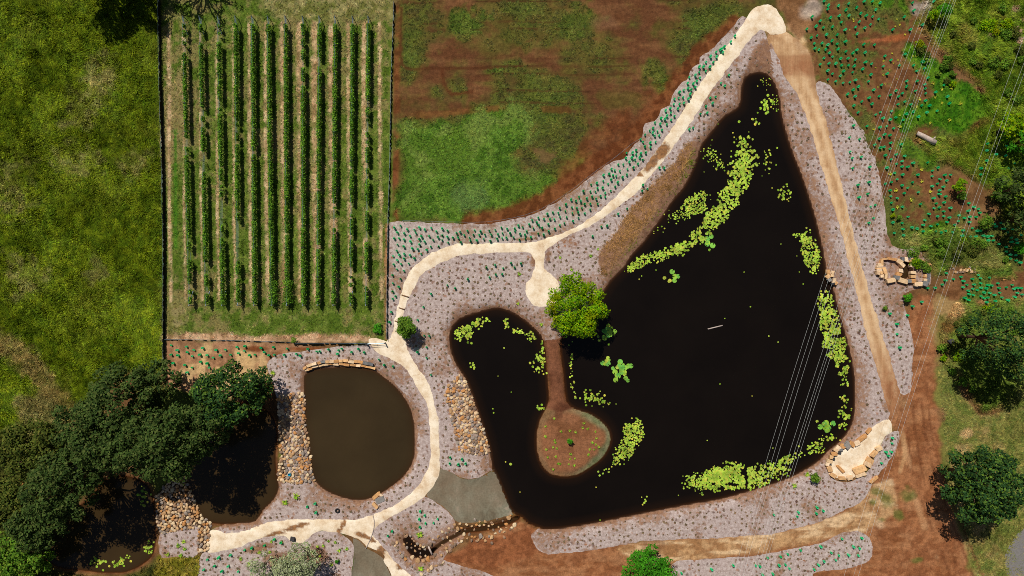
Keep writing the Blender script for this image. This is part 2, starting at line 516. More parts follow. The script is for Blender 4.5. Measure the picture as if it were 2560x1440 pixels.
PATH = [(523,1328),(573,1331),(612,1326),(640,1316),(672,1304),(730,1298),(849,1298),(897,1297),(933,1285),(965,1273),(998,1255),(1028,1231),(1058,1195),(1073,1159),(1075,1100),(1071,1040),(1068,1015),(1052,984),(1037,960),(1022,933),(1004,912),(974,897),(947,885),(929,868),(922,847),(940,845),(966,854),(976,845),(981,823),(986,796),(992,769),(1003,727),(1016,694),(1037,664),(1067,638),(1106,620),(1148,609),(1207,608),(1267,606),(1312,606),(1338,604),(1372,593),(1400,584),(1447,563),(1486,536),(1533,496),(1580,450),(1615,410),(1651,362),(1682,314),(1721,254),(1760,195),(1799,137),(1838,86),(1866,43),(1880,24),(1899,15),(1919,11),(1936,20),(1950,36),(1962,60),(1966,78),(1945,86),(1926,87),(1916,78),(1902,77),(1887,88),(1868,110),(1830,160),(1796,205),(1762,253),(1735,295),(1707,335),(1682,372),(1652,410),(1622,448),(1588,486),(1545,520),(1512,542),(1484,561),(1439,582),(1403,600),(1379,617),(1364,629),(1361,650),(1363,670),(1379,685),(1394,700),(1402,728),(1390,755),(1362,769),(1336,766),(1323,751),(1312,727),(1314,709),(1323,697),(1333,679),(1336,653),(1330,638),(1312,632),(1267,632),(1207,635),(1154,640),(1112,653),(1079,670),(1052,691),(1037,718),(1025,740),(1014,766),(1009,790),(1007,829),(1013,847),(1018,865),(1028,888),(1040,912),(1058,936),(1073,960),(1081,984),(1087,1010),(1094,1034),(1098,1085),(1100,1138),(1099,1177),(1088,1207),(1064,1237),(1037,1258),(998,1282),(962,1303),(940,1319),(932,1336),(944,1352),(962,1371),(986,1401),(1012,1425),(1035,1450),(985,1450),(977,1437),(968,1419),(960,1401),(962,1392),(948,1378),(930,1373),(915,1365),(903,1352),(882,1341),(849,1332),(807,1328),(786,1332),(771,1347),(756,1358),(736,1359),(718,1346),(700,1338),(670,1342),(640,1350),(591,1371),(549,1379),(521,1381)]
ROAD = [(1925,90),(1945,88),(1966,80),(1982,92),(2002,108),(2022,135),(2036,180),(2042,227),(2054,263),(2069,311),(2081,364),(2091,405),(2101,439),(2110,487),(2122,534),(2140,603),(2155,657),(2170,715),(2185,763),(2200,813),(2218,870),(2233,918),(2250,985),(2246,1030),(2228,1040),(2217,1014),(2203,969),(2188,915),(2170,858),(2158,810),(2143,743),(2131,687),(2120,651),(2105,591),(2087,534),(2072,481),(2060,433),(2050,410),(2036,358),(2021,311),(2009,275),(1994,239),(1977,212),(1958,191),(1946,152),(1932,119)]
SAND_BAY = [(2221,1046),(2230,1064),(2230,1079),(2212,1091),(2200,1115),(2176,1144),(2164,1171),(2143,1189),(2122,1196),(2099,1196),(2075,1190),(2066,1171),(2071,1150),(2093,1129),(2122,1113),(2146,1106),(2158,1088),(2188,1061)]

BED_NORTH = [(974,557),(1040,555),(1135,559),(1213,559),(1291,547),(1350,528),(1404,496),(1447,465),(1486,434),(1510,418),(1533,403),(1561,395),(1577,370),(1604,344),(1612,311),(1635,301),(1656,272),(1672,262),(1682,238),(1705,205),(1722,193),(1730,170),(1748,158),(1750,143),(1772,129),(1791,113),(1811,90),(1838,63),(1856,41),(1885,55),(1905,70),(1920,100),(1938,165),(1930,230),(1870,300),(1800,380),(1740,470),(1690,540),(1620,620),(1560,690),(1520,740),(1440,815),(1400,846),(1358,850),(1300,830),(1250,810),(1180,820),(1140,860),(1160,900),(1190,960),(1215,1040),(1240,1120),(1246,1172),(1225,1180),(1201,1192),(1171,1198),(1148,1192),(1130,1180),(1099,1168),(1087,1150),(1086,1080),(1078,1010),(1050,960),(1010,905),(975,880),(968,858),(969,700),(972,600)]
BED_WEST = [(668,912),(690,888),(760,878),(850,866),(925,862),(945,878),(970,893),(1003,908),(1042,960),(1070,1010),(1078,1080),(1078,1150),(1062,1198),(1024,1240),(975,1276),(928,1300),(850,1310),(730,1308),(640,1330),(545,1345),(527,1327),(560,1313),(640,1290),(670,1230),(690,1200),(720,1190),(700,1100),(695,1010),(690,985),(680,950)]
BED_EAST = [(1940,95),(1960,155),(1988,222),(2013,275),(2040,350),(2064,430),(2094,530),(2124,645),(2152,755),(2184,880),(2212,985),(2224,1035),(2215,1062),(2180,1080),(2150,1110),(2110,1128),(2075,1165),(2080,1195),(2120,1205),(2165,1180),(2195,1125),(2222,1082),(2247,1078),(2248,1090),(2230,1141),(2203,1177),(2176,1216),(2161,1249),(2117,1273),(2054,1303),(1994,1320),(1931,1335),(1857,1340),(1800,1345),(1738,1346),(1606,1354),(1529,1368),(1439,1380),(1358,1384),(1338,1368),(1329,1335),(1348,1322),(1420,1312),(1560,1282),(1740,1246),(1900,1208),(2010,1164),(2080,1108),(2120,1050),(2122,960),(2095,830),(2060,700),(2040,600),(2005,480),(1960,360),(1940,260),(1928,195),(1920,130)]
BED_ROADSIDE = [(2040,207),(2075,212),(2087,233),(2114,269),(2143,311),(2161,337),(2176,376),(2192,412),(2200,460),(2209,505),(2215,543),(2218,585),(2233,615),(2260,624),(2284,621),(2308,636),(2325,663),(2328,711),(2295,722),(2260,734),(2263,773),(2274,810),(2282,843),(2281,909),(2278,978),(2260,990),(2246,976),(2225,918),(2202,870),(2184,813),(2168,763),(2152,715),(2137,657),(2122,603),(2104,534),(2084,439),(2062,364),(2048,300),(2038,240)]
BED_SOUTH = [(2111,1330),(2143,1328),(2170,1341),(2181,1368),(2173,1401),(2128,1419),(2069,1426),(2033,1433),(2030,1460),(1690,1460),(1679,1410),(1690,1402),(1797,1396),(1890,1389),(1979,1371),(2054,1356)]
BED_GUM = [(505,1384),(549,1376),(591,1368),(640,1348),(700,1336),(740,1355),(771,1345),(786,1331),(820,1327),(850,1333),(872,1348),(884,1364),(885,1385),(879,1428),(872,1462),(495,1462)]
BED_CREEK = [(1062,1241),(1100,1264),(1124,1285),(1137,1303),(1135,1316),(1150,1322),(1160,1345),(1120,1382),(1109,1398),(1148,1413),(1207,1428),(1252,1450),(1250,1466),(1020,1466),(990,1420),(968,1390),(945,1360),(927,1335),(935,1316),(998,1278),(1037,1254)]
BED_SMALL = [(400,1333),(450,1325),(496,1313),(494,1350),(492,1388),(450,1394),(403,1394)]
FLAT_SPILL = [(1094,1172),(1130,1181),(1148,1193),(1171,1199),(1201,1193),(1225,1181),(1238,1172),(1252,1200),(1262,1230),(1276,1262),(1292,1282),(1268,1290),(1207,1304),(1148,1307),(1139,1302),(1126,1284),(1102,1262),(1066,1238),(1086,1210)]
FLAT_LOW = [(882,1346),(900,1354),(915,1370),(935,1380),(960,1398),(968,1420),(984,1462),(872,1462),(880,1428),(886,1385)]

RIPRAP = {
 "the stone bank left of the muddy pond": [(692,992),(720,985),(760,978),(763,1020),(764,1064),(772,1114),(780,1174),(791,1204),(760,1207),(730,1210),(692,1200),(700,1140),(696,1060)],
 "the stone chute beside the inner arm of the dark pond": [(1152,936),(1163,948),(1177,985),(1196,1035),(1213,1085),(1227,1132),(1195,1138),(1148,1128),(1135,1080),(1122,1020),(1110,985),(1125,955)],
 "the stone bank between the two shaded ponds": [(448,1180),(462,1192),(475,1225),(490,1264),(508,1297),(527,1309),(525,1340),(520,1378),(494,1380),(496,1318),(463,1323),(430,1330),(399,1335),(390,1309),(388,1243),(418,1205)],
}

# tree guards: (zoom origin x, y, zoom scale, points)
GUARDS = [
 (960,540,6.4,"165,185 265,155 372,215 485,220 508,268 570,185 650,220 757,195 218,262 322,275 415,320 565,365 600,325 722,320 840,248 932,203 1018,232 163,357 242,355 323,372 428,408 650,408 785,382 858,330 933,310 1015,333 928,385 1028,425 1105,345 1160,272 1220,255 1188,350 1228,415 1285,305 1335,240 1368,345 1385,398 1430,298 1453,230 1490,388 1523,303 1545,247 1593,368 1615,295 1680,233 1718,298 1702,395 1780,218 1822,290 1812,362 1880,185 1897,275 1890,355 1958,348 1970,205 2018,272 215,458 317,488 453,518 568,452 543,527 747,490 875,485 687,540 203,555 147,642 247,622 322,605 418,625 595,607 490,672 323,680 217,707 155,770 275,768 395,760 207,850 317,875 137,942 263,1005 143,1075 237,1132 137,1205 185,1280 140,1325 1640,825 1780,785 2035,755 2190,760 2088,822 1910,832 1785,932 1885,932 1690,985 1342,1012 1013,1105 1137,1155 755,1245"),
 (1280,380,6.4,"38,1220 45,1270 105,1175 172,1195 127,1305 25,1365 120,1400 207,1322 213,1385 235,1268 277,1157 325,1090 303,1365 345,1220 395,1125 422,1050 430,1175 418,1305 480,1215 508,1070 508,1322 565,990 580,1155 587,1270 605,1075 652,968 682,1080 683,1225 740,972 760,893 765,1035 765,1170 838,1140 855,948 860,838 875,1038 957,880 968,980 970,1100 945,765 1020,782 1070,717 1100,785 1040,897 1057,965 1063,1048 1117,893 1140,625 1157,830 1160,980 1195,742 1253,632 1253,830 1250,920 1265,520 1280,712 1337,635 1345,748 1353,497 1367,580 1367,828 1415,702 1447,572 1458,372 1460,462 1490,655 1490,722 1537,510 1550,348 1578,620 1585,440 1590,270 1617,372 1643,292 1650,553 1665,383 1690,485 1698,198 1725,303 1768,403 1780,200 1818,98 1835,15 1838,360 1845,270 1877,160 1912,88 1925,15 1942,245 1967,122 1985,40 2012,185 2040,88 2058,20 2090,120 2140,8 2358,247 2437,253 2093,525 2083,618 2167,588 1840,905 1695,990 1428,1192 1522,1178 1290,1350"),
 (1560,120,6.4,"1540,20 1475,65 1582,68 1387,135 1483,140 1312,225 1430,225 1200,300 1270,300 1372,300 1203,385 1308,372 1142,432 1045,465 1215,475 1163,530 1018,563 1107,568 1140,628 1020,642 1075,663 955,672 882,707 1060,737 873,795 945,790 805,815 1027,810 955,880 888,898 795,898 860,970 735,960 665,1003 748,1037 685,1085 808,1087 587,1120 652,1137 753,1152 493,1192 577,1215 685,1225 462,1280 410,1320 605,1312 457,1360 537,1330 335,1387 492,1402 562,1400 1680,430 1553,560 1610,605 1380,795 1465,780 1418,882 1310,935 1222,1050 1330,1035 1043,1300 1107,1272"),
 (0,0,1,"1837,89 1827,104 1811,116 1805,122 1601,348 1607,355 1612,366 1625,357 1639,355 1626,368 1590,374 2134,313 2124,343 2149,348 2125,379 2131,395 2153,392 2132,420 2154,254 2134,264 2145,281 2137,241 2132,225 2118,236 2145,217 2145,462 2147,493 2243,835 2249,869"),
 (2000,0,6.4,"383,15 452,85 443,145 615,90 777,55 733,160 905,122 1025,20 1155,20 1280,45 1213,155 970,215 1055,250 1160,265 1255,305 623,250 783,250 190,270 320,335 483,285 658,355 945,350 1130,390 252,425 372,440 518,430 887,435 1035,445 717,475 107,465 1483,472 913,545 272,570 420,555 590,560 175,605 510,655 720,660 227,695 350,690 437,715 593,700 1017,710 1190,715 233,775 302,795 408,790 603,790 465,850 730,825 842,850 903,800 1038,840 520,905 380,930 643,940 765,935 885,955 1357,895 1453,960 460,1015 320,1030 570,1020 660,1045 775,1045 863,1060 1040,995 1143,1020 1330,1060 1588,1045 437,1130 517,1180 640,1215 693,1140 843,1155 998,1105 1133,1195 1390,1180 447,1270 570,1300 690,1325 797,1315 883,1280 925,1385 845,1435 1680,865 1950,400 1665,270 1763,475 1820,165 1803,40 2130,30 1815,1045 1955,990 1865,1135 1990,1095 2045,1245"),
 (2160,200,6.4,"70,22 277,78 680,15 845,15 970,70 1278,80 147,160 513,170 680,110 820,175 980,138 990,212 1142,192 1335,265 77,285 242,260 420,240 612,212 550,265 653,345 980,330 122,385 543,388 750,390 925,405 1045,410 1365,378 438,497 260,515 188,553 670,545 787,510 1003,515 1173,490 295,612 410,632 507,598 865,587 627,640 45,738 248,757 360,742 470,772 320,875 408,885 243,938 170,1035 422,1005 260,1080 320,1070 588,1030 415,1100 338,1205 513,1190 645,1215 435,1270 602,1300 777,1330 1018,1322 520,1340 603,1385 693,1392 363,1400 93,1390 1187,1400 1973,1020 2280,1050 1955,1130 2110,1185 2255,1210 1957,1290 2405,1335 2303,1415 1863,1415"),
 (2160,400,6.4,"490,205 613,232 857,237 1093,172 1085,260 1285,240 1383,237 1857,232 532,308 1212,302 1320,330 437,355 345,378 777,357 77,355 1173,378 607,405 1082,420 1265,428 700,447 415,487 1203,487 643,532 868,515 1197,545 60,540 430,580 533,607 1105,612 1300,583 437,682 1153,695 1275,680 900,708 1678,690 612,750 458,793 1118,770 1205,760 1373,768 1755,748 1832,783 1268,820 1668,815 1850,843 1037,858 1175,900 1273,900 705,910 1363,918 1520,885 1607,925 1690,908 1792,912 110,745 180,718 972,960 460,1000 608,1007 1325,990 1510,978 1685,992 152,928 77,1005 943,1037 1065,1060 1173,1030 1455,1033 762,1078 848,1095 1735,1090 618,1105 940,1143 1145,1143 1227,1160 1300,1135 1412,1157 1580,1125 1810,1135 1863,1130 485,1168 630,1205 1565,1210 2195,1005 2105,1065 2075,1025 2228,1100 2365,1108 2453,1080 2285,1160 1903,1210 1970,1225 2040,1213 1700,1223 1787,1225 2500,1200 2347,1248 2430,1270 1980,1285 2068,1290 2350,1310 2445,1325 2160,1345 2275,1390"),
 (2160,600,6.4,"2275,180 2335,235 2427,245 2337,297 2433,327 2497,360 1315,530 1300,645 1437,625 1553,588 1590,655 1830,558 1733,622 1865,610 2005,600 1252,712 1137,762 1022,770 1650,715 1757,713 1868,690 1978,720 2040,727 2145,692 2373,718 1583,755 1740,778 1812,800 1868,767 1953,773 2160,765 2278,760 2440,765 2400,782 2503,770 1668,808 1918,840 2010,845 2175,842 2453,847 2530,872 1680,865 1747,880 2087,880 1873,898 1610,925 1917,932 1980,923 2208,920 2403,905 1670,958 2290,955 1953,995 2095,975 920,988 772,1060 412,1175 693,1205 522,1343"),
 (1800,1010,3.349,"1442,283 1440,328 1430,398 1387,403 1408,433 1353,495 453,928 655,905 647,943 811,865 807,915 865,893 1022,1128 1187,1123 843,1193 1117,1192 1170,1207 673,1223 565,1257 507,1277 932,1245 997,1268 1075,1263 1160,1268 398,1287 970,1307 872,1318 822,1345 547,1343 493,1348 333,1357 300,1352 112,1352 788,1385 580,1377 440,1420 358,1430"),
 (1260,1010,3.349,"1485,1415 1735,1383 1918,1352"),
 (640,1010,3.349,"1625,447 1725,460 1622,497 1694,503 1755,497 1372,897 1412,932 1366,962 1520,962 1418,998 1487,995 1371,1030 1139,1064 1102,1104 494,832 429,858 502,907 72,1183 210,1158 152,1132"),
 (0,1010,3.349,"2107,1205 2045,1222 1830,1284 1928,1265 1735,1302 1795,1357 1910,1358 1706,1387 1858,1400 1992,1403 2110,1390"),
 (0,700,3.349,"1433,547 1563,557 1487,587 1569,605 1624,587 1697,567 1810,584 1888,584 1985,563 2052,553 2187,569 2291,562 2404,575 2045,594 1997,613 1930,625 2088,629 2135,625 2213,605 2250,629 2297,625 2380,625 2480,617 2514,632 1433,622 1492,631 1610,637 1674,623 1735,628 1786,651 1845,630 1681,683 1735,695 1450,695 1547,709 1608,733 1753,733 1437,775 1569,772 1432,868"),
 (640,560,3.349,"435,1045 507,1067 533,1067 604,1049 690,1055 718,1043 683,1085 799,1070 857,1045 906,1073 369,1101 1027,1136 1074,1180 1147,1190 1402,693 1355,803 1133,735 1119,820 1409,933 1452,937 1428,1030 1352,1070 1428,1120 1465,1262"),
]
LANDMARKS = [("the grey log",2311,349),("the stone basin",2255,665),("the lime bush",2400,463),("the twin bushes",2345,35),("the pale rock heap",2420,680),("the dark pond tip",1908,184),("the grey gravel heap",2030,20),("the lime tree",2528,325),("the shaggy tree",2480,870),("the sand bay",2130,1150),("the round dark tree",2452,1220),("the bright bottom tree",1615,1425),("the grey gum",720,1410),("the gate",940,857),("the boulder wall",850,915),("the big dark tree",575,1000),("the fence corner",403,850),("the small round bush",2038,1195),("the tall edge tree",2540,485),("the clearing bush",2460,555)]

# water lily patches: (name, x, y, rx, ry, turn, pads per square metre, pad radius)
LILY = [
 ("north",1862,395,28,45,0,3.2,.27),("north",1845,450,28,35,0,4.6,.24),("north",1822,495,28,30,20,5,.22),("north",1790,542,38,24,-40,6,.2),("north",1738,512,42,26,-35,7.5,.17),("north",1752,588,34,20,-35,4.2,.23),("north",1700,620,34,16,-15,2.6,.3),("north",1768,605,18,16,0,2.2,.36),("north",1655,640,24,14,-10,3.2,.22),("north",1612,650,42,14,-25,5,.19),("north",1582,668,22,10,-30,4.4,.19),("north",1690,540,28,18,0,1.8,.16),("north",1778,385,25,22,0,1.8,.17),("north",1800,415,20,15,0,2,.17),("north",1920,402,16,28,0,1.0,.22),("north",1645,575,20,20,0,.5,.16),("north",1855,350,14,14,0,1.8,.2),
 ("tip",1914,265,22,26,30,1.6,.27),("tip",1890,300,14,14,0,1.1,.27),("tip",1912,205,26,16,0,1.3,.13),("tip",1938,252,9,22,0,2.4,.13),
 ("island in the open water",1965,486,20,20,0,2.0,.25),
 ("right bank",1995,588,16,10,0,2.6,.22),("right bank",2027,632,22,52,-12,6.5,.2),("right bank",2010,598,20,24,0,2.4,.2),
 ("lower right",2064,760,20,34,-10,5,.22),("lower right",2075,810,26,42,-10,6,.22),("lower right",2086,862,28,44,-10,6,.22),("lower right",2104,908,20,30,-10,5,.22),("lower right",2112,950,12,25,0,1.6,.22),("lower right",2110,1005,11,24,0,1.4,.24),("lower right",2112,1036,16,16,0,2.8,.25),("lower right",2068,1068,28,17,0,1.7,.36),("lower right",2106,1063,12,12,0,2.6,.24),("lower right",2078,1094,18,9,0,2,.3),("lower right",2040,1122,24,18,0,4.6,.21),("lower right",2055,1100,8,12,0,2,.2),
 ("south",1970,1158,26,20,-20,5,.22),("south",1930,1175,30,22,0,3.4,.22),("south",1880,1195,46,28,0,4.6,.23),("south",1828,1190,58,34,0,6.2,.22),("south",1790,1200,40,28,0,6,.22),("south",1745,1205,24,20,0,3.4,.22),("south",1722,1200,12,18,0,2,.23),("south",1752,1228,12,10,0,2,.2),("south",2000,1130,14,14,0,1,.2),
 ("middle",1584,1080,26,38,12,7,.19),("middle",1562,1125,24,26,30,6.2,.19),("middle",1545,1150,22,16,-30,3.4,.2),("middle",1510,1178,14,10,0,1.8,.22),("middle",1612,1247,14,10,0,1.6,.2),
 ("causeway",1498,1000,34,18,15,1.5,.22),("causeway",1466,992,24,16,0,2.2,.22),("causeway",1427,915,6,44,0,2.2,.2),("causeway",1430,965,5,20,0,1.3,.2),("causeway",1350,1020,13,9,0,2.4,.22),
 ("big pads",1553,928,24,22,0,3.2,.36),("big pads",1516,904,16,14,0,3.0,.36),("tree pads",1518,833,20,20,-30,3.8,.36),("round pads",1684,690,18,18,0,1.8,.36),
 ("inner arm",1160,832,26,18,-25,7,.2),("inner arm",1190,812,26,13,-35,3.6,.24),("inner arm",1222,800,10,6,0,1.6,.2),("inner arm",1265,802,7,13,0,3.4,.22),("inner arm",1290,825,26,9,25,2.8,.24),("inner arm",1330,840,18,10,10,3.2,.22),("inner arm",1357,872,6,24,0,3.8,.21),("inner arm",1352,912,13,28,0,3.6,.22),("inner arm",1330,912,10,10,0,1.5,.26),("inner arm",1180,912,9,14,-20,1.5,.24),("inner arm",1276,1158,11,4,0,2.2,.26),("inner arm",1175,858,10,6,0,1.5,.24),
 ("corner pond",243,1405,16,14,0,2.2,.26),("corner pond",300,1405,30,12,-20,2.6,.25),("corner pond",370,1370,12,14,0,3,.26),("corner pond",360,1250,14,30,0,1.6,.3),
]
PATCH_NAMES = {"north": "the long drift in the upper part of the dark pond","tip": "the narrow tip of the dark pond","island in the open water": "the small raft off the upper right bank","right bank": "the drift along the upper right bank","lower right": "the drift along the lower right bank","south": "the wide drift by the south bank","middle": "the drift right of the small island","causeway": "the loose scatter beside the brown causeway","big pads": "the cluster below the leafy round tree","tree pads": "the cluster in the shade of the round tree","round pads": "the loose ring right of the round tree","inner arm": "the inner arm of the dark pond","corner pond": "the small shaded corner pond"}

make_materials()

# ---------------------------------------------------------------- heights
BASINS = [  # polygon, bank width, slope under water, depth, label
    (smooth(P(BIG, WL), True, 1.0), 1.5, .85, 1.6), (smooth(P(MUDDY, WL), True, .8), 1.3, .9, 1.4),
    (smooth(P(SHADED, WL), True, .8), 1.2, .9, 1.2), (smooth(P(LOWER, WL), True, .8), 1.4, .9, 1.2),
    (dense(P(POOL, WL), .4), .5, 1.0, .5), (smooth(P(BASIN, WL), True, .4), .4, .8, .35)]
CREEK_LINE = smooth(P(CREEK, WL), False, .6)
PASTURE = P([(-60,-60),(398,-60),(403,300),(405,600),(407,930),(330,920),(200,1010),(150,1100),(-60,1150)])
SCRUB = P([(2290,60),(2330,-30),(2650,-30),(2650,600),(2520,600),(2470,470),(2400,420),(2330,395),(2285,345),(2390,345),(2470,290),(2440,200),(2340,130)])
SCRUB2 = P([(2235,600),(2310,580),(2400,570),(2480,610),(2540,700),(2440,690),(2400,650),(2340,690),(2320,660),(2300,628)])
SCRUB3 = P([(2385,760),(2650,740),(2650,1010),(2560,1010),(2450,1030),(2400,960),(2355,900),(2350,830)])
CORNER = P([(-60,1100),(120,1060),(215,1150),(260,1190),(180,1260),(110,1320),(95,1400),(160,1430),(300,1445),(380,1410),(400,1395),(500,1392),(495,1500),(-60,1500)])


def height(x, y, need_d=False):
    x = np.asarray(x, float).ravel(); y = np.asarray(y, float).ravel()
    und = (fbm(x, y, 9, 3, 3) - .5) * .16 + (fbm(x, y, 1.6, 4, 3) - .5) * .05
    z = und.copy(); dmin = np.full(x.shape, 1e3)
    for poly, bw, sl, dep in BASINS:
        d = sdf(poly, x, y, margin=3.0)
        dmin = np.minimum(dmin, d)
        bk = WL + (und - WL) * sstep(0, bw, d)
        zz = np.where(d >= 0, bk, WL + np.maximum(sl * d, -dep))
        z = np.minimum(z, zz)
    cd = line_dist(CREEK_LINE, x, y) - .42
    zz = np.where(cd >= 0, WL + (und - WL) * sstep(0, .7, cd), WL + np.maximum(.6 * cd, -.25))
    z = np.minimum(z, zz); dmin = np.minimum(dmin, cd)
    return (z, dmin) if need_d else z


def hz(px, py):
    x, y = at(px, py)
    return float(height([x], [y])[0])


# ---------------------------------------------------------------- sheets that follow the ground
SHEETS = []


def sheet(name, pts, mat, amp=.18, seed=1, off=.02, step=.55, rounder=True, paint=None, z0=.006, res=.5):
    base = smooth(P(pts), True, .8) if rounder else dense(P(pts), .8)
    edge = rough(dense(base, .4), amp, .9, seed)
    lo, hi = edge.min(0), edge.max(0)
    gx, gy = np.meshgrid(np.arange(lo[0], hi[0], res), np.arange(lo[1], hi[1], res))
    gx = gx.ravel(); gy = gy.ravel()
    d = sdf(edge, gx, gy)
    k = d < -.28 * res
    vs = [Vector(p) for p in edge] + [Vector(p) for p in np.stack([gx[k], gy[k]], 1)]
    n = len(edge)
    cv, ce, cf, *_ = delaunay_2d_cdt(vs, [(i, (i + 1) % n) for i in range(n)], [], 0, 1e-5)
    V = np.array([(v.x, v.y) for v in cv]); F = np.array([f for f in cf if len(f) == 3], int)
    cen = V[F].mean(1)
    F = F[sdf(edge, cen[:, 0], cen[:, 1]) < 0]
    e1 = V[F[:, 1]] - V[F[:, 0]]; e2 = V[F[:, 2]] - V[F[:, 0]]
    fl = (e1[:, 0] * e2[:, 1] - e1[:, 1] * e2[:, 0]) < 0
    F[fl] = F[fl][:, ::-1]
    used = np.unique(F); remap = np.full(len(V), -1); remap[used] = np.arange(len(used))
    V = V[used]; F = remap[F]
    z, dw = height(V[:, 0], V[:, 1], True)
    de = np.clip(-sdf(edge, V[:, 0], V[:, 1]), 0, 10)
    z = z + np.minimum(off, z0 + .3 * de)
    w = np.zeros(len(V)) if paint is None else paint(V[:, 0], V[:, 1], dw)
    w = np.stack([w] * 3, 1) if np.ndim(w) == 1 else w
    me = mesh_from(name, np.column_stack([V, z]), F, 3, True, w)
    o = obj(name, me, mat)
    SHEETS.append(edge)
    return tag(o, kind="structure")


def shore_brown(x, y, dw):
    big = fbm(x, y, 7, 21, 4)
    k = 1 - sstep(.1, .75, dw)
    k = np.maximum(k, .6 * (1 - sstep(.8, 4.2, dw)) * sstep(.25, .5, big))
    return np.maximum(k, .55 * sstep(.5, .66, fbm(x, y, 4.5, 31, 4)))


def spots(*items):
    """Stain weight from soft ellipses (px, py, rx, ry, turn in degrees)."""
    def f(x, y, dw):
        w = np.zeros(x.shape)
        for px, py, rx, ry, a in items:
            cx, cy = at(px, py); a = math.radians(-a)
            dx = x - cx; dy = y - cy
            u = (dx * math.cos(a) + dy * math.sin(a)) / (rx / S); v = (-dx * math.sin(a) + dy * math.cos(a)) / (ry / S)
            w = np.maximum(w, 1 - sstep(.35, 1.15, np.sqrt(u * u + v * v)))
        return w
    return f


def brown_bank(x, y, dw):
    """Dry grassy bank between the path bed and the dark pond."""
    k = shore_brown(x, y, dw)
    bank = smooth(P([(1735,352),(1712,372),(1684,412),(1640,455),(1600,500),(1562,548),(1535,590),(1512,618),(1496,640),(1510,690),(1560,690),(1620,610),(1700,500),(1750,390)]), True, 1)
    k = np.maximum(k, 1 - sstep(-.4, .5, sdf(bank, x, y)))
    tip = smooth(P([(1915,95),(1880,130),(1862,180),(1840,240),(1870,300),(1940,250),(1950,180),(1938,120)]), True, 1)
    k = np.maximum(k, .8 * (1 - sstep(-.6, .8, sdf(tip, x, y))))
    return np.maximum(k, spots((1640,405,36,14,-55),(1620,430,20,12,-50),(1350,580,60,6,-14),(1310,600,45,5,0),(1335,650,14,26,0),(1370,640,12,24,0))(x, y, dw) * .8)


sheet("mulch_bed", BED_NORTH, M["mulch"], .24, 1, paint=brown_bank)
sheet("mulch_bed", BED_WEST, M["mulch"], .14, 2, paint=shore_brown)
sheet("mulch_bed", BED_EAST, M["mulch"], .22, 3, paint=shore_brown)
sheet("mulch_bed", BED_ROADSIDE, M["mulch"], .32, 4, paint=lambda x, y, d: np.maximum(shore_brown(x, y, d), spots((2225,600,26,30,0),(2290,640,30,12,0),(2245,760,22,40,0),(2215,640,24,24,0))(x, y, d) * .7))
sheet("mulch_bed", BED_SOUTH, M["mulch"], .2, 5, paint=shore_brown)
sheet("mulch_bed", BED_GUM, M["mulch"], .12, 6, paint=lambda x, y, d: np.maximum(shore_brown(x, y, d), spots((790,1390,45,40,0),(650,1370,60,16,-10),(700,1400,60,30,0))(x, y, d) * .8))
sheet("mulch_bed", BED_CREEK, M["mulch"], .12, 7, paint=shore_brown)
sheet("mulch_bed", BED_SMALL, M["mulch"], .1, 8, paint=shore_brown)
sheet("mud_flat", FLAT_SPILL, M["mud"], .1, 9, .012, z0=.004)
sheet("mud_flat", FLAT_LOW, M["mud"], .1, 10, .012, z0=.004)
sheet("path", PATH, M["path"], .22, 11, .07, paint=spots((1655,378,34,20,-52),(1628,408,36,18,-52),(1597,436,12,10,0),(740,1317,50,9,-18),(690,1334,40,8,-16),(858,1312,7,20,15),(848,1326,10,10,0),(905,1338,26,9,20),(955,1375,18,14,30),(1000,1415,12,16,30),(930,1350,20,6,25)))
ROAD_MID = smooth(P([(1946,88),(1970,140),(2000,210),(2030,280),(2050,345),(2070,415),(2096,490),(2116,560),(2135,635),(2152,705),(2172,785),(2192,855),(2214,935),(2236,1030)]), False, 1.0)


def road_wear(x, y, d):
    q = line_dist(ROAD_MID, x, y)
    wheel = np.exp(-((q - .85) / .38) ** 2) + .15
    red = sstep(2, -22, y) * .75 + .6 * sstep(34, 36, y) * (1 - sstep(38.5, 39.5, y))
    wheel = wheel * (1 - sstep(30, 38, y)) + .35 * sstep(30, 38, y)
    return np.stack([red, wheel - .45 * sstep(1.5, 2.2, q), red], 1)


sheet("dirt_road", ROAD, M["road"], .3, 12, .07, paint=road_wear)
sheet("sand_bay", SAND_BAY, M["path"], .1, 13, .07)
sheet("asphalt_road", [(2512,1400),(2524,1360),(2550,1328),(2600,1300),(2640,1300),(2640,1470),(2530,1470)], M["asphalt"], .15, 14, .03)

# ---------------------------------------------------------------- ground and its cover map
fx = np.arange(-93, 93.01, .25); fy = np.arange(-56, 56.01, .25)
far = np.array([97, 104, 116, 136, 170, 240, 380, 700, 1300.])
gxs = np.concatenate([-far[::-1], fx, far]); gys = np.concatenate([-far[::-1] , fy, far])
GX, GY = np.meshgrid(gxs, gys); NX, NY = len(gxs), len(gys)
gx = GX.ravel(); gy = GY.ravel()
gz, gd = height(gx, gy, True)
for e in SHEETS:
    d = sdf(e, gx, gy)
    gz -= .06 * sstep(-.2, -.5, d)
wobt = (fbm(gx, gy, 3, 71, 3) - .5) * 4
tall = np.maximum.reduce([1 - sstep(-2.6, .4, sdf(q, gx, gy, margin=3) + wobt * (0 if q is PASTURE else 1)) for q in (PASTURE, SCRUB, SCRUB2, SCRUB3, CORNER)])
tall = np.where(gd < .5, 0, tall)
clump = np.abs(fbm(gx, gy, 1.3, 61, 3) - .5) * 2
gz += tall * (.2 * clump + .14 * (fbm(gx, gy, 5, 66, 3) - .4))

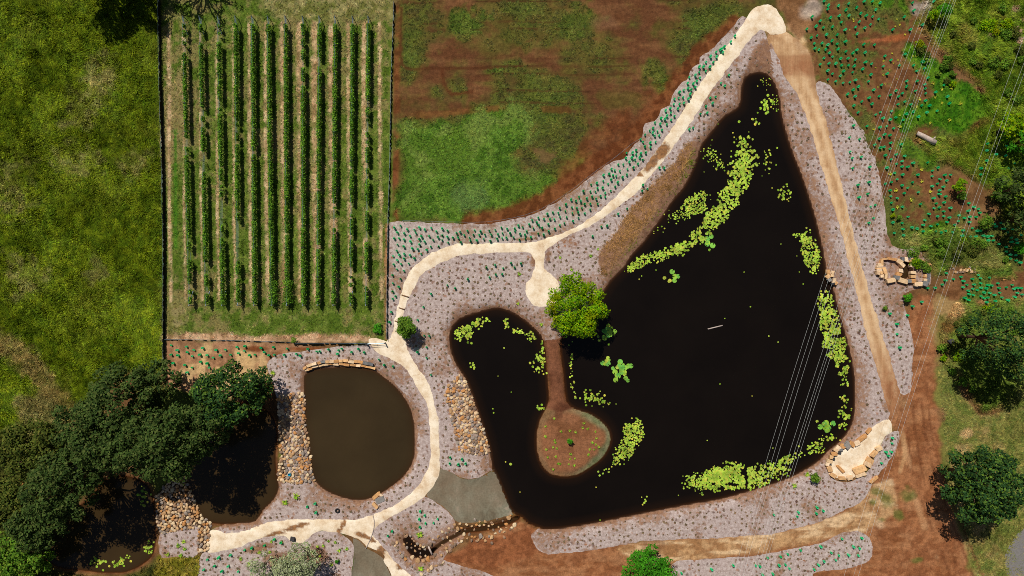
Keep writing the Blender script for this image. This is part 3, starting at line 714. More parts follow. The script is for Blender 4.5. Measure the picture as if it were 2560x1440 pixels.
n8 = fbm(gx, gy, 8, 101); n3 = fbm(gx, gy, 3, 111); n1 = fbm(gx, gy, 1.0, 121); n20 = fbm(gx, gy, 20, 131)
st = fbm(gx / 5.0, gy, .9, 141, 4)      # streaks along the mowing direction
L = lin


def mixc(a, b, k):
    return a + (b - a) * np.clip(k, 0, 1)[:, None]


def two(a, b, n, lo=.4, hi=.6):
    return mixc(np.broadcast_to(L(a), (len(gx), 3)), np.broadcast_to(L(b), (len(gx), 3)), sstep(lo, hi, n))


C = mixc(two((104, 74, 46), (122, 90, 58), n3), two((74, 86, 34), (92, 100, 42), n1), sstep(.45, .6, n8))


def lay(pts, col, soft=.8, wob=1.0, amount=1.0, is_m=False):
    global C
    q = pts if is_m else smooth(P(pts), True, 1.0)
    d = sdf(q, gx, gy) + (n3 - .5) * 3.2 * wob + (n1 - .5) * 1.6 * wob
    k = (1 - sstep(-soft, soft, d)) * amount
    C = C + (col - C) * k[:, None]


def ell(px, py, rx, ry, col, a=0, amount=1.0, wob=.5):
    global C
    cx, cy = at(px, py); a = math.radians(-a)
    dx = gx - cx; dy = gy - cy
    u = (dx * math.cos(a) + dy * math.sin(a)) / (rx / S); v = (-dx * math.sin(a) + dy * math.cos(a)) / (ry / S)
    k = (1 - sstep(.45, 1.15, np.sqrt(u * u + v * v) + (n3 - .5) * wob + (n1 - .5) * wob * .7)) * amount
    C = C + (np.asarray(col) - C) * k[:, None]


def stroke(line, w, col, amount=1.0, nz=None):
    global C
    q = smooth(P(line), False, 1.0)
    k = (1 - sstep(w * .4, w, line_dist(q, gx, gy) + (n1 - .5) * w * .8)) * amount
    if nz is not None: k = k * nz
    C = C + (np.asarray(col) - C) * k[:, None]


# far land all round
lay([(-400,-400),(3000,-400),(3000,1900),(-400,1900)], C, 1)
# red-brown field with regrowth
fieldc = mixc(two((92, 58, 36), (112, 76, 48), st, .36, .7), two((72, 70, 32), (84, 88, 34), n1), sstep(.41, .62, n8 * .56 + st * .16 + n3 * .28))
lay([(978,-80),(1990,-80),(1960,30),(1870,60),(1700,260),(1560,420),(1400,530),(1240,566),(975,566)], fieldc, .4, .3)
for px, py, rx, ry, a, am in ((1160,70,60,55,0,.9),(1440,60,60,60,0,.7),(1030,130,40,70,0,.5),(1640,185,45,40,0,.7),(1660,220,30,24,0,.8),(1320,60,160,60,0,.4),(1750,60,120,40,-15,.45),(1360,260,70,90,0,.55),(1240,110,90,40,-8,.35),(1480,140,80,50,0,.4),(1235,178,26,14,0,.8),(1820,110,30,26,-40,.6),(1560,250,60,30,0,.3),(1770,150,16,30,30,.6)):
    ell(px, py, rx, ry, two((66, 88, 26), (86, 104, 36), n1), a, am, 1.3)
lay([(998,420),(1004,322),(1060,298),(1130,304),(1190,270),(1260,262),(1312,280),(1322,340),(1290,392),(1310,430),(1400,420),(1430,376),(1470,392),(1440,446),(1400,480),(1340,522),(1270,548),(1180,556),(1060,554),(990,550)], mixc(two((62, 92, 22), (88, 118, 38), n1), two((100, 120, 50), (78, 106, 30), n3), sstep(.5, .62, n8)), 1.3, 1.3)
ell(1180, 490, 50, 44, L((104, 124, 74)), 0, .35, 1.2)
red = two((92, 50, 26), (120, 72, 42), n1)
stroke([(1180,556),(1290,536),(1350,508),(1420,462),(1480,420),(1540,385),(1600,330),(1650,270),(1700,205),(1760,130),(1840,60)], 2.3, red, .95)
stroke([(1420,450),(1500,360),(1590,290),(1650,250)], 3.2, red, .75, sstep(.3, .6, n3))
stroke([(990,-20),(992,100),(990,300),(986,560)], .9, red, .8, sstep(.3, .55, n3))
stroke([(1004,20),(1002,120),(1010,168),(1060,172),(1300,168)], .35, L((80, 46, 26)), .8)
stroke([(1000,290),(1100,285),(1250,270),(1420,275)], .8, red, .6, sstep(.35, .6, n3))
stroke([(1105,175),(1110,210),(1130,235),(1180,228)], .45, L((88, 50, 28)), .8)
for yy in (8, 60, 78, 150, 170, 190, 232, 262):
    stroke([(1000 + yy, yy), (1250, yy - 6), (1500, yy - 3), (1720, yy - 8)], .22, L((70, 42, 24)), .75, sstep(.35, .55, n8))
ell(1360, 390, 34, 20, L((132, 96, 66)), 0, .4, 1.5); ell(1510, 60, 36, 20, L((126, 92, 66)), 0, .4, 1.5)
# left pasture
pastc = mixc(two((66, 82, 8), (86, 98, 12), n1), two((92, 98, 24), (82, 94, 16), n1), sstep(.54, .78, n3 * .5 + n8 * .5))
lay(PASTURE, pastc, .6, .4, 1, True)
for px, py, rx, ry in ((215,255,60,80),(250,190,50,60),(240,690,40,40),(30,480,60,90),(180,400,60,50),(60,700,60,60),(330,410,40,40)):
    ell(px, py, rx, ry, two((116, 108, 62), (92, 96, 36), n1), 20, .6, 1.6)
stroke([(-20,850),(60,900),(110,960),(150,1020),(190,1100)], 2.6, two((128, 110, 66), (104, 92, 50), n1), .8)
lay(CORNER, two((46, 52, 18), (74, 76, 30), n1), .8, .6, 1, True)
lay([(400,1388),(495,1388),(500,1500),(380,1500)], two((96, 92, 22), (120, 108, 40), n1), .4, .3)
lay([(40,1000),(130,1010),(170,1100),(60,1130)], two((104, 96, 54), (84, 80, 40), n1), .8)
# vineyard floor
vinec = mixc(two((76, 96, 28), (98, 114, 44), n1), two((148, 126, 88), (120, 112, 66), n1), sstep(.48, .64, n1 * .55 + n8 * .45))
lay([(404,-80),(980,-80),(972,846),(406,848)], vinec, .2, .1)
lay([(600,-80),(976,-80),(974,40),(700,44)], two((150, 138, 92), (96, 100, 44), n1, .35, .6), .8, .8, .8)
vx = np.array([471,512,557,600,641,680,723,766,807,846,889,928.]); vb = np.array([478,519,559,597,638,681,721,761,797,836,878,916.])
pale = two((196, 168, 130), (160, 134, 98), n1)
for i in range(14):
    t0 = [421, 458, 500, 541, 582, 623, 664, 705, 748, 786, 829, 870, 909, 948][i]; w = [.42, .3, .24, .32, .28, .42, .5, .5, .62, .8, .85, .42, .55, .4][i]
    stroke([(t0, 60), (t0 + 1, 300), (t0 + 2, 500), (t0 + 6, 752)], w * .95, pale, .92, sstep(.22, .46, n3))
    if 7 <= i <= 10: stroke([(t0, 90), (t0 + 2, 420), (t0 + 5, 740)], .8, two((170, 140, 102), (120, 100, 62), n1), .7, sstep(.36, .58, n3))
stroke([(438, 330), (440, 620)], .35, L((66, 112, 26)), .8)
lay([(408,850),(408,838),(520,834),(640,843),(760,836),(900,838),(935,848),(930,856),(640,856)], two((186, 152, 120), (150, 118, 86), n1), .3, .4)
lay([(962,560),(976,560),(976,850),(962,850)], two((160, 118, 82), (130, 96, 62), n1), .15, .1)
stroke([(440,780),(430,820)], 2.5, two((160, 138, 100), (110, 104, 54), n1), .6)
# strawed ground by the shaded pond
lay([(412,856),(720,860),(780,868),(690,890),(668,915),(690,990),(660,1020),(520,985),(412,960)], mixc(two((160, 118, 88), (134, 98, 70), n1), np.broadcast_to(L((190, 156, 112)), C.shape), sstep(.55, .66, n3)), .3, .3)
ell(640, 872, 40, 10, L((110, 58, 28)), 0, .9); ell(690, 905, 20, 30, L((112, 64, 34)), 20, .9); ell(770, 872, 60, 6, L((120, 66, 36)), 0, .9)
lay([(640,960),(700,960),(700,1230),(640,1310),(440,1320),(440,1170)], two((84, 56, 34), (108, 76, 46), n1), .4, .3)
# new planting ground east of the road
east = mixc(two((100, 66, 40), (122, 84, 54), n1), two((72, 82, 32), (88, 92, 40), n1), sstep(.47, .62, n8 * .6 + n1 * .4))
lay([(2040,-60),(2330,-60),(2330,60),(2330,150),(2350,300),(2300,420),(2400,440),(2420,520),(2350,600),(2235,620),(2190,470),(2140,300),(2040,220),(2020,100)], east, .6, .5)
lay([(2400,270),(2560,330),(2560,420),(2520,440),(2440,440),(2430,350)], two((116, 76, 46), (96, 64, 38), n1), .6, .6)
lay([(2440,540),(2650,560),(2650,800),(2380,790),(2330,740),(2400,690),(2530,690),(2480,620)], east, .6, .6)
brightg = two((52, 96, 12), (84, 122, 24), n1)
lay([(2270,112),(2310,116),(2340,150),(2400,205),(2470,230),(2488,270),(2440,312),(2400,340),(2340,320),(2270,330),(2238,320),(2234,290),(2290,262),(2330,230),(2310,170),(2272,140)], brightg, .5, .9)
lay([(2240,372),(2262,340),(2300,372),(2340,410),(2320,425),(2260,390)], brightg, .5, .8, .8)
lay([(2248,612),(2290,580),(2350,560),(2400,575),(2350,605),(2270,625)], brightg, .5, .8)
lay([(2160,-30),(2225,-30),(2230,20),(2180,15)], brightg, .5, .8, .8); lay([(2250,-20),(2280,40),(2262,40),(2240,10)], brightg, .5, .8, .8)
ell(2240, 95, 40, 10, L((146, 84, 48)), -8, .9); ell(2190, 101, 50, 5, L((150, 88, 56)), -5, .8)
scr = mixc(two((76, 100, 18), (104, 120, 30), n1), two((118, 112, 46), (94, 98, 30), n1), sstep(.5, .64, n3 * .5 + n8 * .5))
for q in (SCRUB,): lay(q, scr, .8, .8, 1, True)
lay([(2420,60),(2560,70),(2560,200),(2480,180),(2430,110)], two((74, 96, 22), (100, 116, 26), n1), .8, 1)
for q in (SCRUB2, SCRUB3): lay(q, mixc(two((66, 84, 24), (88, 102, 36), n1), two((110, 108, 56), (84, 92, 36), n1), sstep(.52, .66, n8)), .8, .8, 1, True)
lay([(2400,700),(2560,720),(2560,770),(2420,765)], two((84, 100, 36), (112, 80, 50), n3), .5, 1)
# tracks and red soil in the lower right corner
redsoil = mixc(two((130, 82, 52), (152, 102, 68), n1), two((118, 72, 42), (166, 120, 84), st), sstep(.4, .65, n3) * .5)
lay([(2262,800),(2300,740),(2350,760),(2345,860),(2340,960),(2352,1060),(2352,1140),(2385,1280),(2420,1370),(2470,1500),(1080,1500),(1106,1402),(1210,1340),(1300,1300),(1350,1324),(1600,1352),(2054,1303),(2176,1216),(2250,1085),(2240,985)], redsoil, .5, .4)
lay([(1540,1372),(1606,1356),(1860,1340),(2000,1320),(2110,1282),(2190,1215),(2230,1200),(2240,1280),(2160,1330),(2050,1350),(1900,1384),(1700,1410),(1640,1425)], mixc(two((150, 110, 74), (178, 140, 100), n1), np.broadcast_to(L((202, 170, 132)), C.shape), sstep(.52, .66, st)), .4, .4)
lay([(1610,1350),(1660,1350),(1650,1395),(1600,1380)], L((118, 78, 50)), .8, .5, .6)
lay([(1110,1400),(1150,1372),(1240,1340),(1330,1322),(1345,1380),(1300,1400),(1220,1420)], two((120, 72, 44), (142, 88, 56), n1), .4, .3)
lay([(2340,880),(2380,900),(2400,980),(2450,1040),(2650,1010),(2650,1500),(2450,1500),(2404,1330),(2366,1180),(2354,1080)], mixc(two((116, 114, 56), (92, 100, 42), n1), two((148, 128, 82), (128, 112, 64), n1), sstep(.48, .66, n8 * .5 + n3 * .5)), .6, .8)
for x0, k in ((2282, 0), (2306, 6), (2322, 10), (2262, -6)):
    stroke([(x0 - 6, 960), (x0 + 6, 1080), (x0 + 26 + k, 1190), (x0 + 70 + k, 1310), (x0 + 120 + k, 1440)], .3, L((104, 62, 38)), .6, sstep(.3, .55, n3))
stroke([(2262,1120),(2290,1250),(2340,1400)], .7, L((190, 146, 106)), .5, sstep(.45, .6, n3))
stroke([(2255,1080),(2262,1130),(2250,1180)], .5, L((196, 156, 112)), .5)
for px, py, rx, ry in ((2215,1250,20,24),(2245,1290,14,16),(2190,1230,14,10),(2270,1240,26,20),(2205,1300,14,10),(2290,1400,16,8),(2160,1400,8,8),(2185,1255,14,14)):
    ell(px, py, rx, ry, two((76, 96, 40), (98, 104, 50), n1), 0, .7, 1.2)
ell(2200, 1310, 18, 12, L((200, 166, 130)), 30, .7)
lay([(2350,740),(2400,770),(2370,830),(2350,900),(2330,840)], two((150, 122, 80), (112, 104, 52), n3), .6, 1)
ell(2370, 820, 30, 20, L((110, 70, 40)), 0, .6, 1); ell(2415, 1085, 20, 14, L((190, 150, 110)), 0, .6)
stroke([(1940,95),(1985,210),(2030,330),(2070,440),(2110,560),(2150,700),(2200,880),(2235,1010)], 3.0, two((164, 126, 90), (144, 106, 74), n1), 1)
ell(2243, 1046, 34, 44, redsoil, 0, 1, .3)
# pale shoulder of the road and the gravel heap
lay([(1966,64),(1990,50),(2012,100),(2030,150),(2042,215),(2050,240),(2036,235),(2022,150),(2000,110)], two((204, 172, 130), (174, 138, 98), n3), .4, .4)
lay([(1940,-20),(2010,-20),(2022,70),(1996,96),(1962,50)], two((140, 102, 70), (112, 78, 50), n3), .6, .6)
ell(2028, 22, 34, 24, two((176, 156, 140), (140, 124, 112), n1), -30, 1, .5)
ell(2296, 20, 26, 22, two((150, 134, 122), (120, 108, 92), n1), 0, .9, .8)
ell(2055, 165, 12, 40, L((104, 92, 46)), -10, .7)
for px, py in ((2535,20),(2555,50),(2538,80),(2470,88),(2543,104)): ell(px, py, 10, 8, L((168, 134, 116)), 0, .9)
# island and causeway
isl = smooth(P([(1364,1022),(1345,1048),(1336,1090),(1338,1134),(1352,1170),(1374,1190),(1400,1197),(1444,1193),(1484,1170),(1510,1148),(1527,1122),(1533,1100),(1528,1072),(1504,1046),(1472,1026),(1438,1016)]), True, 1)
lay(isl, two((134, 90, 62), (116, 76, 50), n3), .3, .2, 1, True)
ring = sdf(isl, gx, gy)
rk = sstep(-1.9, -.9, ring + (n3 - .5) * 1.4) * (1 - sstep(.5, .9, ring)) * sstep(-85, -60, gx)
east_side = sstep(at(1400, 0)[0], at(1500, 0)[0], gx) * .9 + .25
C = mixc(C, two((104, 108, 74), (120, 116, 86), n1), rk * east_side)
lay([(1360,838),(1412,836),(1416,900),(1420,1005),(1432,1022),(1366,1022),(1372,960)], two((84, 50, 34), (118, 76, 54), n3, .35, .65), .25, .2)
ell(1396, 1030, 12, 24, L((96, 58, 40)), 0, .8)
# bare damp edge along every shore
C = mixc(C, two((88, 56, 34), (112, 74, 46), n1), (1 - sstep(.15, .6, gd)) * (1 - rk) * .85)
C = mixc(C, np.broadcast_to(L((96, 50, 18)), C.shape), 1 - sstep(-.1, .12, gd))
for q in RIPRAP.values():
    lay(q, L((70, 52, 40)), .3, .2, .9)
ell(2290, 668, 30, 34, two((168, 150, 122), (142, 124, 98), n1), 0, .9, .1)
ell(2222, 672, 24, 24, L((112, 88, 60)), 0, .8, .2)
C = np.clip(C, .002, .9)

idx = np.arange(NX * NY).reshape(NY, NX)
quads = np.stack([idx[:-1, :-1], idx[:-1, 1:], idx[1:, 1:], idx[1:, :-1]], -1).reshape(-1, 4)
ground = obj("ground", mesh_from("ground", np.column_stack([gx, gy, gz]), quads, 4, True, C), M["ground"])
tag(ground, kind="structure")


def ground_at(x, y):
    i = np.clip(np.searchsorted(gxs, x) - 1, 0, NX - 2); j = np.clip(np.searchsorted(gys, y) - 1, 0, NY - 2)
    u = (x - gxs[i]) / (gxs[i + 1] - gxs[i]); v = (y - gys[j]) / (gys[j + 1] - gys[j])
    zz = gz.reshape(NY, NX); cc = C.reshape(NY, NX, 3)
    z = (zz[j, i] * (1 - u) + zz[j, i + 1] * u) * (1 - v) + (zz[j + 1, i] * (1 - u) + zz[j + 1, i + 1] * u) * v
    return z, cc[j, i]


# ---------------------------------------------------------------- water
def water(name, poly, mat, grow, res=.8):
    cen = poly.mean(0)
    lo, hi = poly.min(0) - grow, poly.max(0) + grow
    X, Y = np.meshgrid(np.arange(lo[0], hi[0] + res, res), np.arange(lo[1], hi[1] + res, res))
    ny, nx = X.shape
    keep = (sdf(poly, X, Y) < grow).reshape(ny, nx)
    dep = np.clip(WL - height(X, Y), 0, 3)
    q = np.arange(nx * ny).reshape(ny, nx)
    ok = keep[:-1, :-1] & keep[:-1, 1:] & keep[1:, 1:] & keep[1:, :-1]
    F = np.stack([q[:-1, :-1], q[:-1, 1:], q[1:, 1:], q[1:, :-1]], -1)[ok]
    used = np.unique(F); remap = np.full(nx * ny, -1); remap[used] = np.arange(len(used))
    V = np.column_stack([X.ravel(), Y.ravel(), np.full(nx * ny, WL)])[used]
    me = mesh_from(name, V, remap[F], 4, True)
    a = me.attributes.new("depth", "FLOAT", "POINT"); a.data.foreach_set("value", dep[used].astype(np.float32))
    return tag(obj(name, me, mat), kind="structure")


water("water", BASINS[0][0], M["water"], .9, .4)
water("water", BASINS[1][0], M["water_muddy"], .6, .3)
water("water", BASINS[2][0], M["water_shade"], .5, .3)
water("water", BASINS[3][0], M["water_shade"], .6, .3)
water("water", BASINS[4][0], M["water"], .3, .12)
water("water", BASINS[5][0], M["water_shade"], .25, .12)
ck = np.concatenate([CREEK_LINE + np.array([0, .45]), (CREEK_LINE - np.array([0, .45]))[::-1]])
water("water", ck, M["water_shade"], .2, .12)

# ---------------------------------------------------------------- helpers for things
def ordinal(n):
    base = ["zeroth","first","second","third","fourth","fifth","sixth","seventh","eighth","ninth","tenth","eleventh","twelfth","thirteenth","fourteenth","fifteenth","sixteenth","seventeenth","eighteenth","nineteenth"]
    tens = {2: "twent", 3: "thirt", 4: "fort", 5: "fift", 6: "sixt", 7: "sevent", 8: "eight", 9: "ninet"}
    card = ["", "one", "two", "three", "four", "five", "six", "seven", "eight", "nine"]
    if n < 20: return base[n]
    t, u = divmod(n, 10)
    return tens[t] + ("ieth" if u == 0 else "y-" + base[u])


def by_landmark(pix, marks, skip=()):
    """For each of PIX: (rank, landmark, direction), the rank counted among all of PIX that lie on that side of the landmark."""
    pix = np.asarray(pix, float); names = ["right of", "below right of", "below", "below left of", "left of", "above left of", "above", "above right of"]
    sect = {}; res = [None] * len(pix)
    for li, (nm, lx, ly) in enumerate(marks):
        dx = pix[:, 0] - lx; dy = pix[:, 1] - ly
        s = np.round(np.arctan2(dy, dx) / (math.pi / 4)).astype(int) % 8; d = np.hypot(dx, dy)
        for k in range(8):
            w = np.nonzero(s == k)[0]; w = w[np.argsort(d[w])]
            for r, i in enumerate(w):
                if res[i] is None or (r + 1) * 40 + d[i] < res[i][3]:
                    res[i] = (r + 1, nm, names[k], (r + 1) * 40 + d[i])
    return [("" if r == 1 else ordinal(r) + " ", nm, k) for r, nm, k, _ in res]


def rock_mesh(name, seed, flat=.7, elong=1.3, sub=2, cut=.0):
    import bmesh
    bm = bmesh.new(); bmesh.ops.create_icosphere(bm, subdivisions=sub, radius=.5)
    r = np.random.default_rng(seed)
    planes = [(Vector(r.normal(size=3)).normalized(), .30 + .14 * r.random()) for _ in range(9)]
    for v in bm.verts:
        p = v.co.copy()
        for n, d in planes:
            e = p.dot(n) - d
            if e > 0: p -= n * e * .92
        v.co = Vector((p.x * elong, p.y, p.z * flat))
    me = bpy.data.meshes.new(name); bm.to_mesh(me); bm.free()
    return me


def scatter(poly, spacing, seed, tries=14000):
    """Points in POLY with their radius, packed by dart throwing."""
    r = np.random.default_rng(seed); lo, hi = poly.min(0), poly.max(0)
    c = r.uniform(lo, hi, (tries, 2)); c = c[sdf(poly, c[:, 0], c[:, 1]) < -.05]
    rad = np.sort(spacing * r.uniform(.48, 1.0, len(c)) ** 1.0 * .5 + spacing * .12 * (r.random(len(c)) > .93))[::-1]
    out = []; cell = spacing; grid = {}
    for (x, y), q in zip(c, rad):
        i, j = int(x // cell), int(y // cell); ok = True
        for a in (-1, 0, 1):
            for b in (-1, 0, 1):
                for (X, Y, Q) in grid.get((i + a, j + b), ()):
                    if (X - x) ** 2 + (Y - y) ** 2 < (.8 * (Q + q)) ** 2: ok = False; break
                if not ok: break
            if not ok: break
        if ok:
            grid.setdefault((i, j), []).append((x, y, q)); out.append((x, y, q))
    return np.array(out)


def merged(name, base_mesh_list, xf, mat):
    """One mesh of many transformed copies. XF: (mesh index, 4x4 matrix)."""
    vs, fs = [], []; b = 0; cache = []
    for me in base_mesh_list:
        v = np.empty(len(me.vertices) * 3, np.float32); me.vertices.foreach_get("co", v)
        f = np.array([tuple(p.vertices) for p in me.polygons], np.int32)
        cache.append((np.column_stack([v.reshape(-1, 3), np.ones(len(me.vertices))]), f))
    for k, mtx in xf:
        v, f = cache[k]
        vs.append((v @ np.array(mtx).T)[:, :3]); fs.append(f + b); b += len(v)
    F = np.concatenate(fs)
    return obj(name, mesh_from(name, np.concatenate(vs), F, F.shape[1], False), mat)


# ---------------------------------------------------------------- leaves and trees
def leaf_cards(cen, nrm, size, r):
    n = len(cen)
    nrm = nrm / (np.linalg.norm(nrm, axis=1, keepdims=True) + 1e-9)
    t = r.normal(size=(n, 3)); t -= nrm * (t * nrm).sum(1, keepdims=True); t /= np.linalg.norm(t, axis=1, keepdims=True) + 1e-9
    b = np.cross(nrm, t)
    s = size[:, None] if np.ndim(size) else size
    a = .5 * s; c = .32 * s
    V = np.stack([cen - t * a, cen + b * c - t * a * .1, cen + t * a, cen - b * c - t * a * .1], 1).reshape(-1, 3)
    return V, np.arange(n * 4)


def crown(name, lobes, per, leaf, mat, parent, seed, shell=.3, up=.55, jitter=.42, drop=-.55):
    """Leaf clumps: LOBES are (x, y, z, rx, rz); PER leaves for each square metre of lobe."""
    r = np.random.default_rng(seed); VV = []; 
    for (x, y, z, rx, rz) in lobes:
        n = max(20, int(2.6 * per * rx * (rx + rz)))
        d = r.normal(size=(n, 3)); d /= np.linalg.norm(d, axis=1, keepdims=True)
        d = d[d[:, 2] > drop]
        k = 1 - shell * r.random(len(d)) ** 1.5
        bump = 1 + .22 * np.sin(d[:, 0] * 6 + x * 3) * np.sin(d[:, 1] * 6 + y * 3) + .12 * r.normal(size=len(d))
        cen = np.stack([x + d[:, 0] * rx * k * bump, y + d[:, 1] * rx * k * bump, z + d[:, 2] * rz * k * bump], 1)
        nr = d * .75 + np.array([0, 0, up]) + jitter * r.normal(size=d.shape)
        V, _ = leaf_cards(cen, nr, leaf * r.uniform(.65, 1.35, len(d)), r)
        VV.append(V)
    V = np.concatenate(VV)
    return obj(name, mesh_from(name, V, np.arange(len(V)), 4), mat, parent)


def tree(name, px, py, rad_px, h, mat, label, cat="tree", group=None, lobes=34, leaf=.36, per=26, lobe_r=.27, flat=.62, seed=0, squash=1.0, bark=None, gap=0.0, dome=.15, stem=True):
    """A tree whose crown is seen at photo pixel (px, py) with radius RAD_PX."""
    r = np.random.default_rng(seed + 1000)
    zc = h * .62
    x, y = at(px, py, zc); R = rad_px / S * (CAM_H - zc) / CAM_H
    g = float(height([x], [y])[0])
    root = empty(name, (x, y, min(g, 0.0) if g > WL else WL - .2))
    tag(root, label, cat, group)
    L0 = []
    rz = h * .34
    for i in range(lobes):
        a = 2.39996 * i + r.uniform(-.3, .3); t = math.sqrt((i + .5) / lobes)
        rr = R * (1 - lobe_r * .8) * t * r.uniform(.9, 1.06)
        if r.random() < gap: continue
        z = zc + rz * (math.sqrt(max(0, 1 - t * t * .92)) - .35) * (1 - dome) + r.uniform(-.12, .12) * h
        q = R * lobe_r * r.uniform(.72, 1.28)
        L0.append((math.cos(a) * rr, math.sin(a) * rr * squash, z, q, q * flat / .62 * .8))
    for i in range(lobes // 3):   # lower skirt
        a = r.uniform(0, 6.283); rr = R * .74 * r.uniform(.75, 1.0); q = R * lobe_r * r.uniform(.7, 1.0)
        L0.append((math.cos(a) * rr, math.sin(a) * rr * squash, zc - rz * r.uniform(.3, .8), q, q * .8))
    crown("crown", L0, per, leaf, mat, root, seed)
    if stem:
        mb = MB(); tr = max(.12, R * .055)
        mb.tube([(0, 0, -.4), (.05, .02, h * .2), (0, .05, h * .45), (.1, 0, h * .7)], [tr * 1.3, tr, tr * .8, tr * .35], 8)
        for k in range(min(9, len(L0))):
            lx, ly, lz, q, _ = L0[int(k * len(L0) / 9.5)]
            mb.tube([(0, 0, h * .3), (lx * .45, ly * .45, h * .3 + (lz - h * .3) * .6), (lx * .92, ly * .92, lz - q * .2)], [tr * .6, tr * .4, tr * .14], 6)
        mb.build("trunk", bark or M["bark"], root, True)
    return root


tree("round_tree", 1442, 765, 82, 8.5, M["lime"], "round bright green leafy tree at the root of the brown causeway", lobes=56, leaf=.27, per=80, lobe_r=.165, seed=11, flat=.72, bark=M["pale_bark"])
tree("small_tree", 1015, 818, 27, 5.2, M["shrub"], "small compact dark green tree standing in the pale path junction", lobes=16, leaf=.22, per=190, lobe_r=.34, seed=12)
BIGT = "big dark trees round the shaded ponds"
for i, (px, py, rr, h, mt, lab) in enumerate((
    (300, 1000, 100, 15, "dark_tree", "broad dark olive tree at the foot of the green pasture"),
    (392, 955, 62, 11, "dark_tree", "dark tree leaning over the end of the long left fence"),
    (424, 1112, 104, 21, "dark_tree", "largest dark tree, its crown casting the shade over the middle shaded pond"),
    (262, 1112, 84, 17, "dark_tree", "dark tree above the fallen dead branches"),
    (566, 992, 92, 13, "deep_tree", "big dark green tree in front of the strawed planting ground"),
    (642, 962, 48, 8, "deep_tree", "dark tree beside the grey mulch above the muddy pond's stone bank"),
    (84, 1130, 92, 9, "olive", "loose olive tree on the left frame edge below the dry grass"),
    (158, 1216, 96, 18, "dark_tree", "dark olive tree over the left shore of the corner pond"),
    (496, 1082, 72, 17, "dark_tree", "dark tree filling the gap between the two biggest crowns"),
    (338, 1108, 84, 17, "dark_tree", "dark tree above the right shore of the corner pond"),
    (196, 1062, 70, 12, "dark_tree", "dark olive tree at the edge of the worn grass track"),
    (92, 1312, 72, 12, "dark_tree", "dark tree on the lower left shore of the corner pond"),
    (40, 1262, 76, 9, "olive", "olive tree on the left frame edge beside the corner pond"),
    (52, 1385, 78, 8, "shrub", "green leafy tree in the bottom left corner of the picture"),
)):
    tree("broad_tree", px, py, rr, h, M[mt], lab, "tree", BIGT, lobes=44 if rr > 70 else 26, leaf=.42, per=34, lobe_r=.19, seed=20 + i, gap=.05)
tree("bright_tree", 1617, 1438, 74, 7.5, M["bright"], "bright green round tree cut by the bottom edge of the frame", lobes=46, leaf=.32, per=52, lobe_r=.17, seed=40)
tree("gum_tree", 655, 1418, 42, 7, M["gum"], "thin grey-green gum on the left of the pair by the pale path", "gum tree", "grey gums below the pale path", lobes=18, leaf=.24, per=60, lobe_r=.26, seed=41, gap=.25, bark=M["pale_bark"])
tree("gum_tree", 745, 1408, 52, 8, M["gum"], "denser grey gum on the right of the pair by the pale path", "gum tree", "grey gums below the pale path", lobes=22, leaf=.24, per=70, lobe_r=.25, seed=42, gap=.15, bark=M["pale_bark"])
tree("gum_tree", 705, 1452, 50, 7, M["gum"], "grey gum mostly below the bottom edge of the frame", "gum tree", "grey gums below the pale path", lobes=20, leaf=.24, per=70, lobe_r=.25, seed=43, gap=.1, bark=M["pale_bark"])
tree("dense_tree", 2462, 1212, 104, 14, M["deep_tree"], "large round dark tree on the right above the grey asphalt corner", lobes=60, leaf=.42, per=38, lobe_r=.15, seed=44)
EASTT = "trees along the right edge"
for i, (px, py, rr, h, mt, lab) in enumerate((
    (2502, 850, 84, 17, "deep_tree", "shaggy dark green tree with a deep shadow above the dry lawn"),
    (2560, 905, 56, 12, "deep_tree", "half visible green tree on the right frame edge beside the shaggy tree"),
    (2528, 318, 36, 6, "lime", "lime green tree on the right frame edge near the pair of wires"),
    (2562, 352, 40, 6.5, "bright", "bright green tree cut by the right frame edge under the lime tree"),
    (2552, 470, 52, 10, "dark_tree", "tall dark tree cut by the right frame edge"),
    (2556, 548, 40, 8, "dark_tree", "lower dark tree cut by the right frame edge"),
)):
    tree("edge_tree", px, py, rr, h, M[mt], lab, "tree", EASTT, lobes=34, leaf=.38, per=34, lobe_r=.2, seed=50 + i, gap=.18)
# trees just above the frame whose shadows fall into it
tree("broad_tree", 190, -104, 84, 13, M["dark_tree"], "dark tree beyond the top of the frame shading the pasture", "tree", "trees beyond the top edge", lobes=30, leaf=.45, per=24, lobe_r=.22, seed=60, gap=.03)
tree("broad_tree", 282, -112, 74, 13, M["dark_tree"], "dark tree beyond the top of the frame shading the fence", "tree", "trees beyond the top edge", lobes=26, leaf=.45, per=24, lobe_r=.22, seed=61, gap=.03)
rt = empty("bare_tree", at(488, -62) + (0,)); tag(rt, "nearly bare spreading tree beyond the top edge whose branch shadows fall on the vines", "tree", "trees beyond the top edge")
mb = MB(); mb.tube([(0, 0, -.3), (.1, .1, 3), (0, 0, 6)], [.5, .42, .32], 8); rr_ = np.random.default_rng(5); tips = []
for k in range(16):
    a = 6.283 * k / 16 + rr_.uniform(-.2, .2); q = Vector((0, 0, 4 + rr_.random() * 2)); dirv = Vector((math.cos(a), math.sin(a), .75)); ln = rr_.uniform(3.4, 6.2)
    pts = [q]
    for s_ in range(4):
        q = q + dirv * ln / 4; dirv = (dirv + Vector(rr_.normal(size=3)) * .28).normalized(); pts.append(q)
    mb.tube(pts, [.2, .15, .11, .08, .04], 5); tips.append(pts[-1])
    for b_ in range(3):
        s0 = pts[1 + b_]; d2 = (dirv + Vector(rr_.normal(size=3)) * .7).normalized(); e_ = s0 + d2 * ln * .45
        mb.tube([s0, (s0 + e_) / 2 + Vector(rr_.normal(size=3)) * .1, e_], [.09, .06, .03], 4); tips.append(e_)
